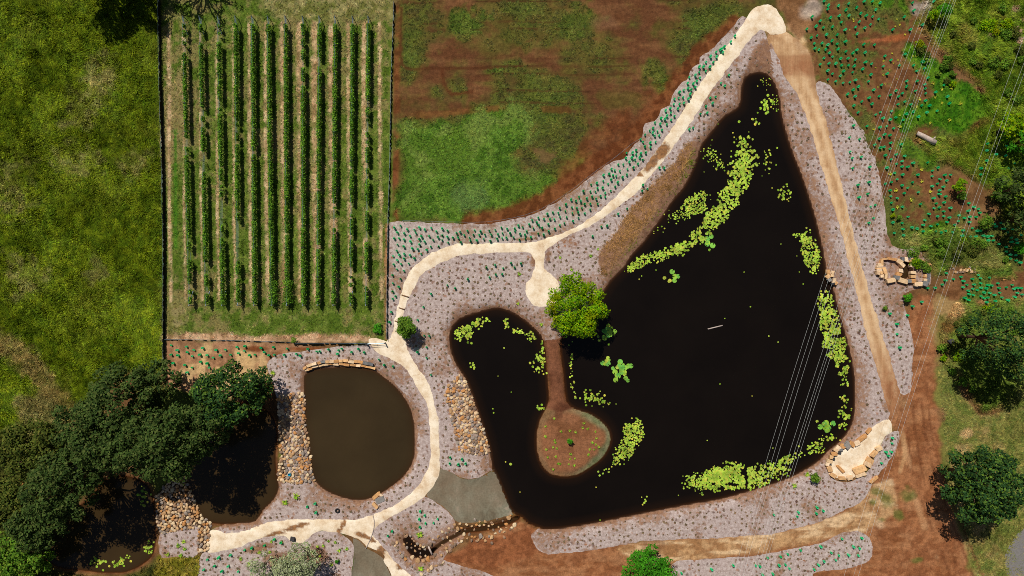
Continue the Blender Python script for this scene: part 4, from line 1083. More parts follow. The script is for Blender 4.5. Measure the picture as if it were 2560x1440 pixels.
mb.build("trunk", M["bark"], rt, True)
crown("crown", [(t_.x, t_.y, t_.z, .55, .45) for t_ in tips if rr_.random() < .8], 26, .3, M["dark_tree"], rt, 77)

# fallen dead tree among the dark trees
fd = empty("fallen_tree", at(195, 1160) + (.2,)); tag(fd, "fallen dead tree with bare branches and brown leaves beside the corner pond", "dead tree")
mb = MB(); mb.tube([(3.2, .9, 3.4), (1.4, .1, 3.6), (-.6, -.5, 3.5), (-3.2, -1.2, 3.1)], [.36, .3, .2, .08], 8)
for a, b, c in (((1.0, 0, 3.6), (-1.2, 1.2, 4.0), (-2.8, 1.1, 4.2)), ((.2, -.2, 3.5), (-1.5, -1.6, 3.6), (-3.6, -1.9, 3.4)), ((1.8, .3, 3.6), (1.2, -1.4, 3.4), (.4, -3.0, 3.2))):
    mb.tube([a, b, c], [.14, .1, .04], 5)
mb.build("trunk", M["pale_bark"], fd, True)
crown("crown", [(-6.2, -2.6, 3.2, 1.1, .8), (-5.8, -3.8, 3.0, .9, .7), (-1.2, -2.4, 3, 1.1, .6), (.4, 1.6, 3.4, .9, .5), (-2.6, -4.6, 2.8, .9, .6)], 40, .26, M["brown_leaf"], fd, 78)

# ---------------------------------------------------------------- bushes
def bush(px, py, rr, h, mt, lab, group=None, seed=0, name="bush", leaf=.22):
    return tree(name, px, py, rr, h, M[mt], lab, "bush", group, lobes=14, leaf=leaf, per=46 if group == "shrubs in the scrub" else 110, lobe_r=.34, flat=.6, seed=seed, stem=rr > 9, gap=.2)


GB = "bushes in the rough ground on the right"
bush(2400, 463, 18, 3.2, "lime", "lime green bush with a deep shadow between the tree guards", GB, 70)
bush(2408, 488, 13, 1.8, "shrub", "low green bush in the shadow of the lime bush", GB, 79)
bush(2334, 39, 15, 3, "lime", "left of the twin bushes under the power lines", GB, 71); bush(2360, 25, 19, 3.4, "bright", "right of the twin bushes under the power lines", GB, 72)
bush(2462, 555, 20, 2.2, "shrub", "round green bush in the clearing between tree guards", GB, 73); bush(2505, 476, 30, 2.0, "shrub", "wide grassy bush beside the tall dark edge tree", GB, 74)
bush(2512, 592, 10, 1.5, "olive", "small dull bush among guards under the dark edge trees", GB, 75); bush(2552, 622, 16, 2.4, "bright", "green bush cut by the right frame edge below the guards", GB, 76)
bush(2270, 745, 12, 1.6, "bright", "low green bush below the stone basin", GB, 77); bush(2213, 770, 6, .8, "shrub", "tiny green bush on the mulch right of the dirt road", GB, 78)
bush(2038, 1195, 13, 2.0, "shrub", "small round dark bush between the sand bay and the south bank", None, 80)
bush(1425, 1103, 7, 1.4, "bright", "single little green bush in the middle of the round island", None, 81)
bush(2233, 539, 6, .8, "lime", "smaller of two lime tufts at the mulch edge below the guards", GB, 82); bush(2248, 544, 7, 1.0, "shrub", "larger of two green tufts at the mulch edge below the guards", GB, 83)
bush(945, 822, 14, .9, "bright", "bright green tuft at the vineyard corner beside the gate", None, 84)
bush(842, 1404, 5, .9, "bright", "dark green bush on the mulch tip beside the lower mud flat", None, 85)
# shrubs of the scrub, one object each
SHR = []
rs = np.random.default_rng(91)
for poly, n, lo, hi in (([(2380,20),(2550,10),(2556,260),(2490,240),(2400,190),(2350,140)], 24, 8, 18), ([(2260,650),(2330,600),(2420,590),(2520,640),(2520,690),(2420,650),(2330,680)], 16, 9, 18), ([(2380,780),(2540,760),(2550,830),(2430,840),(2400,900),(2450,1010),(2400,980),(2350,890)], 22, 8, 18), ([(2290,100),(2400,180),(2390,230),(2300,140)], 10, 8, 14)):
    q = np.array(poly, float); c = 0
    while c < n:
        p_ = rs.uniform(q.min(0), q.max(0))
        if sdf(q, [p_[0]], [p_[1]])[0] < 0 and all(math.hypot(p_[0] - a, p_[1] - b) > 9 for a, b, _ in SHR):
            SHR.append((p_[0], p_[1], rs.uniform(lo, hi))); c += 1
labs = by_landmark([(a, b) for a, b, _ in SHR], LANDMARKS)
kinds = ["shrub", "olive", "shrub", "shrub", "lime", "olive"]; words_ = {"shrub": "leafy green", "olive": "dull olive", "lime": "yellow green"}
for i, (a, b, c) in enumerate(SHR):
    k = kinds[i % 6]; o_, nm, di = labs[i]
    bush(a, b, c, .4 + c * .045, k, f"{words_[k]} shrub, {o_}one {di} {nm}", "shrubs in the scrub", 300 + i, "shrub", .26)

# ---------------------------------------------------------------- vineyard: trellises and vines
rv = np.random.default_rng(15)
dens = [.5, .48, .55, .68, .78, .88, .86, .95, .84, .95, .72, .72]
post_me = None
for i in range(12):
    xt, xb = at(vx[i], 52)[0] - .2, at(vb[i] + (6 if vb[i] < 700 else 3), 765)[0]
    yt, yb = at(0, 50)[1], at(0, 764)[1]
    lab = f"{ordinal(i + 1)} trellis from the left fence, steel end braces and dark posts"
    t = empty("vine_trellis", ((xt + xb) / 2, yt, 0)); tag(t, lab, "trellis", "trellises of the vineyard")
    X = lambda y, xt=xt, xb=xb: xt + (xb - xt) * (yt - y) / (yt - yb) - (xt + xb) / 2
    for y0, s in ((yt, -1), (yb, 1)):
        MB().tube([(X(y0), y0 - yt, -.2), (X(y0) + .02, y0 - yt, 1.9)], .055, 6).build("end_post", M["post"], t)
        MB().tube([(X(y0), y0 - yt, 1.8), (X(y0 + s * 2.4), y0 - yt + s * 2.4, .05)], .06, 6).build("brace", M["steel"], t)
    for k in range(1, 10):
        y0 = yt + (yb - yt) * k / 10
        o = None
        if post_me is None:
            mbp = MB(); mbp.tube([(0, 0, -.2), (0, 0, 1.85)], .045, 6); mbp.box((0, 0, 1.8), (.5, .05, .05)); post_me = mbp.mesh("post"); post_me.materials.append(M["post"])
        obj("post", post_me, None, t, (X(y0), y0 - yt, 0))
    mw = MB()
    for hgt_ in (.8, 1.3, 1.75): mw.tube([(X(yt), 0, hgt_), (X(yb), yb - yt, hgt_)], .012, 4)
    mw.build("wire", M["steel"], t)
    v = empty("vine_row", ((xt + xb) / 2, yt, 0)); tag(v, f"{'sparse' if dens[i] < .6 else 'leafy'} vine row, {ordinal(i + 1)} counted from the left fence", "vines", "vine rows on the trellises")
    n = int(13000 * dens[i] ** .5); yy = rv.uniform(yb + .3, yt - 1.2, n)
    cl = vnoise(yy / 1.7, np.full(n, i * 7.1), 5) * .5 + vnoise(yy / .6, np.full(n, i * 3.3), 6) * .3 + vnoise(yy / 6, np.full(n, i * 9.), 8) * .35
    keep = cl > .72 - .4 * dens[i]
    if i in (5, 6): keep |= yy < yb + (4.2 if i == 5 else 6)
    yy = yy[keep]; cl = cl[keep]; n = len(yy)
    wdt = .07 + .18 * cl * dens[i] ** .5 + (.35 * (yy < yb + 4.2) if i in (5, 6) else 0)
    zz = .5 + 1.35 * np.sqrt(rv.random(n)) * (.55 + .45 * np.clip(cl * 1.4, 0, 1))
    xx = np.array([X(q) for q in yy]) + rv.normal(size=n) * wdt * (1.25 - .3 * zz)
    cen = np.stack([xx, yy - yt, zz], 1); nr = np.stack([(xx - np.array([X(q) for q in yy])) / .4, rv.normal(size=n) * .5, np.ones(n) * .8], 1) + .5 * rv.normal(size=(n, 3))
    V, F = leaf_cards(cen, nr, .24 * rv.uniform(.7, 1.4, n), rv)
    obj("foliage", mesh_from("foliage", V, F, 4), M["deep_tree"] if i in () else M["vine"], v)
    if i == 0:
        stem_me = MB().tube([(0, 0, -.1), (.03, 0, .5), (.06, .12, .95)], [.035, .028, .02], 5).mesh("stem", True); stem_me.materials.append(M["bark"])
    for y0 in np.arange(yb + 1, yt - 1, 1.6): obj("stem", stem_me, None, v, (X(y0), y0 - yt, 0))

# ---------------------------------------------------------------- fences, gate
def fence(name, pts, h, label, cat, step, net=True, mat_post="post", wires=(.35, .7, 1.0), holes=0.0, group=None, r=.04):
    q = smooth(P(pts), False, 1.0)
    x0, y0 = q[0]
    root = empty(name, (x0, y0, 0)); tag(root, label, cat, group)
    s = np.concatenate([[0], np.cumsum(np.hypot(*np.diff(q, axis=0).T))]); tot = s[-1]
    pos = lambda d: (np.interp(d, s, q[:, 0]) - x0, np.interp(d, s, q[:, 1]) - y0)
    n = max(2, int(tot / step)); pm = MB(); pm.tube([(0, 0, -.2), (0, 0, h + .06)], r, 6); pme = pm.mesh("post"); pme.materials.append(M[mat_post])
    hh = height(q[:, 0], q[:, 1]); hz_ = lambda d: float(np.interp(d, s, hh))
    for k in range(n + 1):
        d = tot * k / n; x, y = pos(d); obj("post", pme, None, root, (x, y, hz_(d)))
    mw = MB()
    for w_ in wires:
        mw.tube([(*pos(d), w_ * h + hz_(d)) for d in np.linspace(0, tot, n * 2 + 1)], .012 if net else .005, 4)
    mw.build("wire", M["steel"], root)
    if net:
        rn = np.random.default_rng(len(pts) + int(tot)); m2 = MB(); ds = np.arange(0, tot, .3)
        for a in ds:
            (ax, ay), (bx, by) = pos(a), pos(min(a + .3, tot)); za = hz_(a)
            top = h * (rn.uniform(.1, .3) if rn.random() < holes else rn.uniform(.62, 1.0))
            nx_, ny_ = -(by - ay), bx - ax; l_ = math.hypot(nx_, ny_) + 1e-6; nx_ *= .012 / l_; ny_ *= .012 / l_
            m2.add([(ax + nx_, ay + ny_, za - .05), (bx + nx_, by + ny_, za - .05), (bx + nx_, by + ny_, za + top), (ax + nx_, ay + ny_, za + top), (ax - nx_, ay - ny_, za - .05), (bx - nx_, by - ny_, za - .05), (bx - nx_, by - ny_, za + top), (ax - nx_, ay - ny_, za + top)],
                   [(0, 1, 2, 3), (5, 4, 7, 6), (3, 2, 6, 7)])
        m2.build("netting", M["net"], root)
    return root


fence("netted_fence", [(401,-40),(404,200),(411,420),(414,620),(413,860),(416,945)], 1.05, "long dark netted fence between the pasture and the vineyard", "fence", 3.0)
fence("netted_fence", [(986,8),(979,200),(976,400),(971,560),(969,700),(968,846)], .8, "dark netted fence between the vineyard and the brown field", "fence", 3.0, holes=.3)
fence("netted_fence", [(409,848),(560,850),(728,855)], .45, "low dark netting along the bottom of the vineyard", "fence", 2.6, holes=.45)
fence("netted_fence", [(735,857),(830,857),(917,858)], .9, "overgrown netted fence beside the gate", "fence", 2.2, holes=.2)
fence("wire_fence", [(1008,552),(1135,556),(1213,556),(1291,544),(1350,525),(1404,493),(1447,462),(1486,431),(1533,398),(1580,360),(1640,322),(1690,265),(1740,185),(1790,115),(1846,52)], 1.0, "thin wire fence following the upper edge of the grey mulch", "fence", 4.6, net=False, r=.03)
tree("hedge_plant", 735, 850, 9, 1.2, M["shrub"], "small green bush at the join of the two bottom fences", "bush", None, lobes=8, leaf=.2, per=70, lobe_r=.4, seed=95, stem=False)
g0, g1 = at(919, 859), at(964, 857)
gt = empty("gate", (*g0, 0)); tag(gt, "closed pale tubular gate where the path leaves the vineyard", "gate")
dx_, dy_ = g1[0] - g0[0], g1[1] - g0[1]
mb = MB()
for z_ in (.2, .65, 1.1): mb.tube([(.1, 0, z_), (dx_ - .1, dy_, z_)], .035, 6)
for f_ in (.03, .5, .97): mb.tube([(dx_ * f_, dy_ * f_, .2), (dx_ * f_, dy_ * f_, 1.1)], .03, 6)
mb.build("frame", M["steel"], gt)
for f_ in (0, 1): MB().tube([(dx_ * f_, dy_ * f_, -.2), (dx_ * f_, dy_ * f_, 1.35)], .09, 8).build("post", M["post"], gt)

# ---------------------------------------------------------------- tree guards
def guard_mesh():
    mb = MB(); n = 6; R1, R2, h = .16, .2, .66
    out = []
    for r_, z_ in ((R1, -.03), (R2, h)):
        out += [(r_ * math.cos(2 * math.pi * k / n), r_ * math.sin(2 * math.pi * k / n), z_) for k in range(n)]
    fs = []
    for a in range(1):
        for k in range(n): fs.append((a * n + k, a * n + (k + 1) % n, (a + 1) * n + (k + 1) % n, (a + 1) * n + k))
    mb.add(out, fs)
    me = mb.mesh("tree_guard"); me.materials.append(M["sleeve"]); return me


gp = []
for ox, oy, s_, txt in GUARDS:
    for w_ in txt.split():
        a, b = w_.split(","); gp.append((ox + float(a) / s_, oy + float(b) / s_))
gp = np.array(gp)
keep = np.ones(len(gp), bool)
for i in range(len(gp)):
    if keep[i]:
        d = np.hypot(*(gp - gp[i]).T); d[:i + 1] = 99; keep &= d > 2.6
gp = gp[keep]
# the marks were read where sleeve meets shadow: shift them back to the foot
gx_ = (gp[:, 0] - 1280) / S * (CAM_H - .3) / CAM_H; gy_ = (720 - gp[:, 1]) / S * (CAM_H - .3) / CAM_H
gzz, gdd = height(gx_, gy_, True)
labs = by_landmark(gp, LANDMARKS)
order = np.argsort(-np.hypot(gp[:, 0] - 1280, gp[:, 1] - 720))
gme = guard_mesh(); rg = np.random.default_rng(3); xf = []
for rank, i in enumerate(order):
    sc_ = rg.uniform(.74, 1.06); R_ = Matrix.Translation((gx_[i], gy_[i], gzz[i] + .01)) @ Matrix.Rotation(rg.uniform(0, 6.28), 4, "Z") @ Matrix.Rotation(rg.normal() * .06, 4, "X") @ Matrix.Diagonal((sc_, sc_, sc_ * rg.uniform(.9, 1.1), 1))
    if rank < 300:
        o = bpy.data.objects.new("tree_guard", gme); o.matrix_world = R_; link(o)
        o_, nm, di = labs[i]; tag(o, f"green tree guard, {o_}one {di} {nm}", "tree guard", "green guards round the planted seedlings")
    else: xf.append((0, R_))
tag(merged("tree_guards", [gme], xf, M["sleeve"]), "green plastic tree guards spread over the grey mulch beds", "tree guards", kind="stuff")

# ---------------------------------------------------------------- stones
RK = [rock_mesh("stone", 100 + k, .62 + .04 * (k % 4), 1.05 + .09 * (k % 5)) for k in range(12)]
for me in RK: me.materials.append(M["riprap"])
allst = []
for k, (nm, poly) in enumerate(RIPRAP.items()):
    for x, y, q in scatter(P(poly), .56, 200 + k): allst.append((x, y, q, nm))
creek = "1615,205,7 1700,240,6 1795,240,7 1910,262,6 2005,190,5 2110,235,6 2220,180,10 2250,140,5 1260,290,7 1350,280,8 1463,290,5 1640,300,7 1315,370,9 1160,360,6 1095,435,6 1035,420,6 970,500,7 1040,550,6 870,560,5 1185,600,7 1250,480,4 1120,530,6 1555,570,7 1655,580,7 1720,500,11 1515,480,7 1620,510,8 1380,590,7 1265,650,8 1210,680,7 1110,715,8 1185,755,8 1120,765,6 1045,680,7 1025,835,7 1915,520,9 2055,420,6 2135,420,6 2140,515,7 1915,620,8 2175,300,8 2320,300,10 2280,350,8 1945,400,7 1605,400,6 1800,580,8 1480,540,6 1850,390,5 2035,350,6 545,780,6 640,820,5 480,720,6 405,640,4 475,655,4 550,690,5 470,500,7 500,560,6 530,600,6 590,640,8 650,670,7 705,695,8 760,660,7 830,640,8 400,720,8 350,660,6 240,610,8 160,620,9 200,670,7 235,745,8 290,800,6 330,850,9 385,910,8 455,990,6 495,1035,6 545,1080,5 590,1130,6 500,890,11 600,935,13 700,940,9 790,910,12 650,885,6 730,870,6 905,830,9 665,1175,9 790,1105,9 850,1060,11 925,1025,7 990,1000,6 1060,965,6 730,1140,5 390,500,9 880,840,6 720,750,8 630,740,6 1480,300,5 1560,330,6 1700,320,6 1780,310,6 1860,330,6 1930,300,6 1300,420,6 1380,360,6 1440,400,5 1420,480,8 1330,560,7 1560,510,6 1680,560,6 1760,530,7 1870,500,6 1980,450,6 2080,390,7 2180,360,6 2240,380,5"
for w_ in creek.split():
    a, b, q = map(float, w_.split(",")); x, y = at(960 + a / 7.11, 1270 + b / 7.11); allst.append((x, y, q * .0375, "the rocky little creek below the grey mud flat"))
for w_ in "1425,460 1545,480 1490,520 1540,520 1575,515 1600,490 1630,470 1660,485 1690,440 1690,400 1720,510 1770,510 1750,440 1790,430 1820,450 1770,470 1830,400 1680,460 1640,500 1460,515 1700,480 1325,380".split():
    a, b = map(float, w_.split(",")); x, y = at(2160 + a / 6.4, 600 + b / 6.4); allst.append((x, y, rg.uniform(.16, .3), "the rock heap in the grass right of the stone basin"))
A = np.array([(a, b, c) for a, b, c, _ in allst]); zs, dws = height(A[:, 0], A[:, 1], True)
order = np.argsort(-A[:, 2]); xf = []
for rank, i in enumerate(order):
    x, y, q = A[i]; k = int(rg.integers(0, 12)); nm = allst[i][3]
    mtx = Matrix.Translation((x, y, max(zs[i], WL - .12) + q * .35)) @ Matrix.Rotation(rg.uniform(0, 6.28), 4, "Z") @ Matrix.Rotation(rg.normal() * .35, 4, "X") @ Matrix.Diagonal((q * 2, q * 2, q * 2, 1))
    if rank < 300:
        o = bpy.data.objects.new("stone", RK[k]); o.matrix_world = mtx; link(o)
        tag(o, f"tan angular stone lying in {nm}", "stone", "stones of " + nm)
    else: xf.append((k, mtx))
tag(merged("stones", RK, xf, M["riprap"]), "smaller tan stones filling the banks", "stones", kind="stuff")

def block_mesh(name, seed):
    import bmesh
    r = np.random.default_rng(seed); bm = bmesh.new(); bmesh.ops.create_cube(bm, size=1.0)
    for v in bm.verts: v.co += Vector(r.uniform(-.13, .13, 3))
    bmesh.ops.bevel(bm, geom=list(bm.edges), offset=.1, segments=2, affect="EDGES", profile=.6)
    for v in bm.verts: v.co += Vector(r.normal(size=3)) * .012
    me = bpy.data.meshes.new(name); bm.to_mesh(me); bm.free(); return me


BO = {c: [block_mesh("boulder", 400 + 10 * j + k) for k in range(5)] for j, c in enumerate(("boulder", "pale_boulder", "grey_boulder", "dark_boulder"))}
for c, l_ in BO.items():
    for me in l_: me.materials.append(M[c])
CW = {"boulder": "orange-tan", "pale_boulder": "pale", "grey_boulder": "grey", "dark_boulder": "dark"}


def boulder(px, py, l, w, ang, c, label, group, h=None, z=None, name="boulder"):
    """A boulder seen at (px, py), l by w photo pixels, turned ANG degrees in the picture."""
    x, y = at(px, py); h = h or (.45 * (l + w) / 2 / S + .1)
    z0 = max(float(height([x], [y])[0]), WL - .2) if z is None else z
    o = bpy.data.objects.new(name, BO[c][int(rg.integers(0, 5))]); link(o)
    o.matrix_world = Matrix.Translation((x, y, z0 + h * .42)) @ Matrix.Rotation(math.radians(-ang), 4, "Z") @ Matrix.Rotation(rg.normal() * .06, 4, "X") @ Matrix.Diagonal((l / S * 1.06, w / S * 1.06, h, 1))
    return tag(o, label, "boulder", group)


up = "535,765,9 610,725,14 690,700,10 770,680,9 830,668,11 893,668,10 962,662,10 1040,657,11 1112,655,10 1188,650,13 1275,665,13 1350,665,10 1425,672,13 1500,685,11 1580,700,12"
lo_ = "560,795,11 615,778,9 690,745,14 790,722,11 862,712,10 935,700,12 1020,708,13 1110,705,11 1195,717,13 1298,720,13 1385,730,11 1465,735,11 1545,750,13 1615,768,12"
for txt, rowname in ((up, "upper"), (lo_, "lower")):
    items = [tuple(map(float, q.split(","))) for q in txt.split()]
    for i, (a, b, l_) in enumerate(items):
        nx_ = items[min(i + 1, len(items) - 1)]; pv = items[max(i - 1, 0)]; ang = math.degrees(math.atan2(nx_[1] - pv[1], nx_[0] - pv[0]))
        c = "grey_boulder" if (rowname == "upper" and i in (4, 13, 14)) else ("pale_boulder" if i % 4 == 2 else "boulder")
        boulder(680 + a / 6.4, 800 + b / 6.4, l_, 6.2, ang, c, f"{CW[c]} boulder, {ordinal(i + 1)} from the left in the {rowname} row above the muddy pond", "boulder wall above the muddy pond", .5, .02 if rowname == "upper" else -.28)
ring = "1390,490,15,7,-45,b 1215,680,22,9,-35,b 1070,820,11,12,60,p 930,845,15,11,30,b 815,870,13,13,45,g 690,910,10,12,-30,b 580,940,12,9,25,p 640,1000,8,6,-20,g 520,1005,13,9,35,p 590,1060,8,7,0,d 460,1110,14,9,-10,b 385,1195,9,9,0,b 440,1235,6,6,0,d 345,1300,12,8,20,b 285,1380,9,8,20,p 350,1390,5,5,0,d 1650,970,15,11,-30,b 1520,1110,18,10,-50,b 1410,1290,16,12,30,b 1360,1390,16,10,25,p"
rl = [(2040 + float(q.split(",")[0]) / 10.667, 1030 + float(q.split(",")[1]) / 10.667, *q.split(",")[2:]) for q in ring.split()]
rl += [(1800 + a / 3.349, 1010 + b / 3.349, l_, w_, an, c) for a, b, l_, w_, an, c in ((912,540,13,11,70,"b"),(942,596,15,9,30,"b"),(1015,620,14,8,0,"b"),(1080,614,13,9,-10,"p"),(1160,548,30,16,-25,"b"),(1170,590,24,8,-20,"p"))]
code = {"b": "boulder", "p": "pale_boulder", "g": "grey_boulder", "d": "dark_boulder"}
rla = sorted(rl, key=lambda q: (math.atan2(q[1] - 1130, q[0] - 2140) + 3.6) % 6.2832)
for i, (px, py, l_, w_, an, c) in enumerate(rla):
    boulder(px, py, float(l_) * 1.02, float(w_) * 1.02, float(an), code[c], f"{CW[code[c]]} boulder, {ordinal(i + 1)} clockwise round the sand bay from its lower left end", "boulders round the sand bay", .5, .03)
boulder(2100, 1172, 24, 6, 45, "boulder", "narrow reddish slab lying as a bench in the sand bay", None, .4, .06, "stone_bench")
boulder(2183, 1198, 22, 7, -40, "boulder", "long tan slab lying alone on mulch below the sand bay", None, .4, .03)
bas = "680,400,200,60,-3,b 950,400,330,80,8,b 1200,480,190,150,30,p 1300,610,170,120,40,p 1440,410,120,150,0,p 1330,400,110,130,0,g 1590,370,170,160,20,g 1640,460,160,150,-60,b 1830,470,190,110,5,p 2000,480,180,90,25,b 2160,580,200,120,30,b 2290,580,70,50,30,b 575,540,80,200,0,b 490,590,120,90,0,p 490,660,190,80,0,p 500,725,200,70,0,b 490,790,170,100,0,p 560,890,110,90,20,b 450,900,90,110,0,p 580,1000,110,110,0,p 690,820,110,240,-20,b 730,1000,80,200,0,b 1190,940,170,130,20,b 1090,1050,190,150,10,g 920,1150,290,150,-12,b 1320,1170,290,160,15,b 1545,1180,120,140,0,g 1680,1170,160,140,0,b 1640,630,110,120,0,p 1250,810,130,120,0,p 1690,880,170,90,0,p 1690,1010,170,110,0,b 1860,1280,260,130,0,p 1790,1320,100,100,0,p 2110,1270,170,160,20,g 2200,1130,110,180,0,g 2230,980,110,150,0,g 2150,1000,110,120,20,b 2120,1140,120,110,0,p"
bl = [[float(v) if k < 5 else v for k, v in enumerate(q.split(","))] for q in bas.split()]
bl.sort(key=lambda q: (math.atan2(q[1] - 800, q[0] - 1350) + math.pi) % 6.2832)
for i, (a, b, l_, w_, an, c) in enumerate(bl):
    boulder(2160 + a / 14.22, 620 + b / 14.22, l_ / 14.22, w_ / 14.22, an, code[c], f"{CW[code[c]]} block, {ordinal(i + 1)} clockwise from the left end of the stone basin", "blocks of the stone basin", .75, 0)
for i, (a, b, l_, w_) in enumerate(((900,935,8,10),(935,940,9,7),(902,975,9,11),(912,1003,8,10),(936,965,8,7),(950,1018,9,7),(966,1032,8,7),(940,1036,9,6),(922,948,6,6),(952,1000,7,7))):
    c = ("boulder", "pale_boulder", "boulder", "grey_boulder")[i % 4] if i != 7 else "dark_boulder"
    boulder(1800 + a / 3.349, 400 + b / 3.349, l_, w_, 20 * i, c, f"{CW[c]} boulder, {ordinal(i + 1)} from the top of the outlet heap on the right bank", "outlet boulders on the right bank", .5, -.1)
boulder(941, 1240, 22, 8, -38, "boulder", "bent orange slab at the outlet of the muddy pond", "outlet slabs of the muddy pond", .4)
boulder(953, 1239, 7, 5, 30, "pale_boulder", "small pale block behind the orange outlet slab", "outlet slabs of the muddy pond", .35)
boulder(938, 1263, 17, 8, 45, "boulder", "straight pale orange slab beside the path at the outlet", "outlet slabs of the muddy pond", .4)
boulder(733, 1346, 12, 8, 10, "dark_boulder", "dark lumpy rock on the sand apron beside the path", None, .6)
boulder(2372, 854, 12, 9, -20, "dark_boulder", "black rock in the grass below the scrub on the right", None, .9)

# ---------------------------------------------------------------- small single things
def thing_tube(name, a, b, r, mat, label, cat, z=.1, n=10, taper=1.0, group=None):
    x0, y0 = at(*a); x1, y1 = at(*b)
    mb = MB(); mb.tube([(0, 0, 0), ((x1 - x0) / 2, (y1 - y0) / 2, .02), (x1 - x0, y1 - y0, 0)], [r, r * (1 + taper) / 2, r * taper], n)
    o = mb.build(name, mat, None, True); o.location = (x0, y0, z); return tag(o, label, cat, group)


lg = empty("log", (*at(2290, 334), .4)); tag(lg, "big bleached grey log lying in the long grass", "log")
x1, y1 = at(2334, 358); lx, ly = x1 - lg.location.x, y1 - lg.location.y
MB().tube([(0, 0, 0), (lx * .3, ly * .3, .05), (lx * .62, ly * .62, .0), (lx, ly, .02)], [.33, .38, .43, .47], 14).build("trunk", M["log"], lg, True)
MB().tube([(lx * .8 + .1, ly * .8 + .2, .3), (lx * .8 + .35, ly * .8 + .55, .55)], [.14, .1], 8).build("branch_stub", M["log"], lg, True)
thing_tube("floating_pole", (1771, 823), (1808, 814), .1, M["pipe"], "pale straight pole floating alone in the open dark water", "pole", WL + .03)
thing_tube("plank", (1070, 1364), (1080, 1386), .16, M["log"], "grey plank laid across the stone lined creek pool", "plank", -.05, 6)
for i, (a, b, l_) in enumerate((((1004,737),(1022,743),"upper"),((997,769),(1012,774),"middle"),((987,802),(1001,806),"lower"))):
    thing_tube("timber_edging", a, b, .1, M["timber"], f"{l_} of three timber cross pieces on the steep path", "path edging", .1, 8, 1, "timber cross pieces on the path")
q = smooth(P([(932,1287),(936,1303),(935,1318),(929,1340),(922,1356),(914,1372)]), False, .3); zq = height(q[:, 0], q[:, 1])
o = MB().tube([(a, b, c + .12) for (a, b), c in zip(q, zq)], .07, 8).build("hose", M["pipe"], None, True); tag(o, "thin grey hose crossing the pale path junction", "hose")
c0 = at(844, 1276)
bm_ = MB(); ringp = [(math.cos(t_) * .3, math.sin(t_) * .3, .15) for t_ in np.linspace(0, 2 * math.pi, 17)]
bm_.tube(ringp, .11, 8, False); o = bm_.build("tyre", M["rubber"], None, True); o.location = (*c0, .02); tag(o, "small dark tyre half sunk in mulch below the muddy pond", "tyre")
tb = empty("plastic_tub", (*at(726, 1183), .28)); tag(tb, "bright blue plastic tub lying on the stone bank", "tub")
n_ = 12; vv = []; ff = []
for r_, z_ in ((.2, 0), (.27, .32), (.24, .32), (.17, .03)): vv += [(r_ * math.cos(6.2832 * k / n_), r_ * math.sin(6.2832 * k / n_), z_) for k in range(n_)]
for a in range(3):
    for k in range(n_): ff.append((a * n_ + k, a * n_ + (k + 1) % n_, (a + 1) * n_ + (k + 1) % n_, (a + 1) * n_ + k))
ff += [tuple(range(n_ - 1, -1, -1)), tuple(3 * n_ + k for k in range(n_))]
MB().add(vv, ff).build("bucket", M["blue"], tb); MB().tube([(.27 * math.cos(t_), .1 + .22 * math.sin(t_) , .33 + .06 * math.sin(t_)) for t_ in np.linspace(0, math.pi, 9)], .015, 5).build("handle", M["white"], tb)
tb.rotation_euler = (.3, -.3, .4)
boulder(708, 1197, 7, 5, 0, "pale_boulder", "white scrap lying near the blue tub on the stone bank", None, .25, .3, "scrap")
sl = MB(); sl.box((0, 0, 0), (1.5, .9, .12), math.radians(24)); o = sl.build("concrete_pad", M["concrete"]); o.location = (*at(950, 1250), .03); tag(o, "small grey concrete pad behind the outlet slabs", "pad")

# ---------------------------------------------------------------- young plants with splayed leaves
def young_mesh(seed, n, ln, wd, up):
    r = np.random.default_rng(seed); vs = []; fs = []
    for k in range(n):
        a = 6.2832 * k / n + r.uniform(-.25, .25); l_ = ln * r.uniform(.7, 1.2); c, s_ = math.cos(a), math.sin(a); b = len(vs)
        for t_, w_, z_ in ((.05, .5, .06), (.5, 1, up), (1, .12, up * .7)):
            for e_ in (-1, 1): vs.append((c * l_ * t_ - s_ * wd * w_ * e_, s_ * l_ * t_ + c * wd * w_ * e_, z_ + .02 * e_))
        fs += [(b, b + 1, b + 3, b + 2), (b + 2, b + 3, b + 5, b + 4)]
    return vs, fs


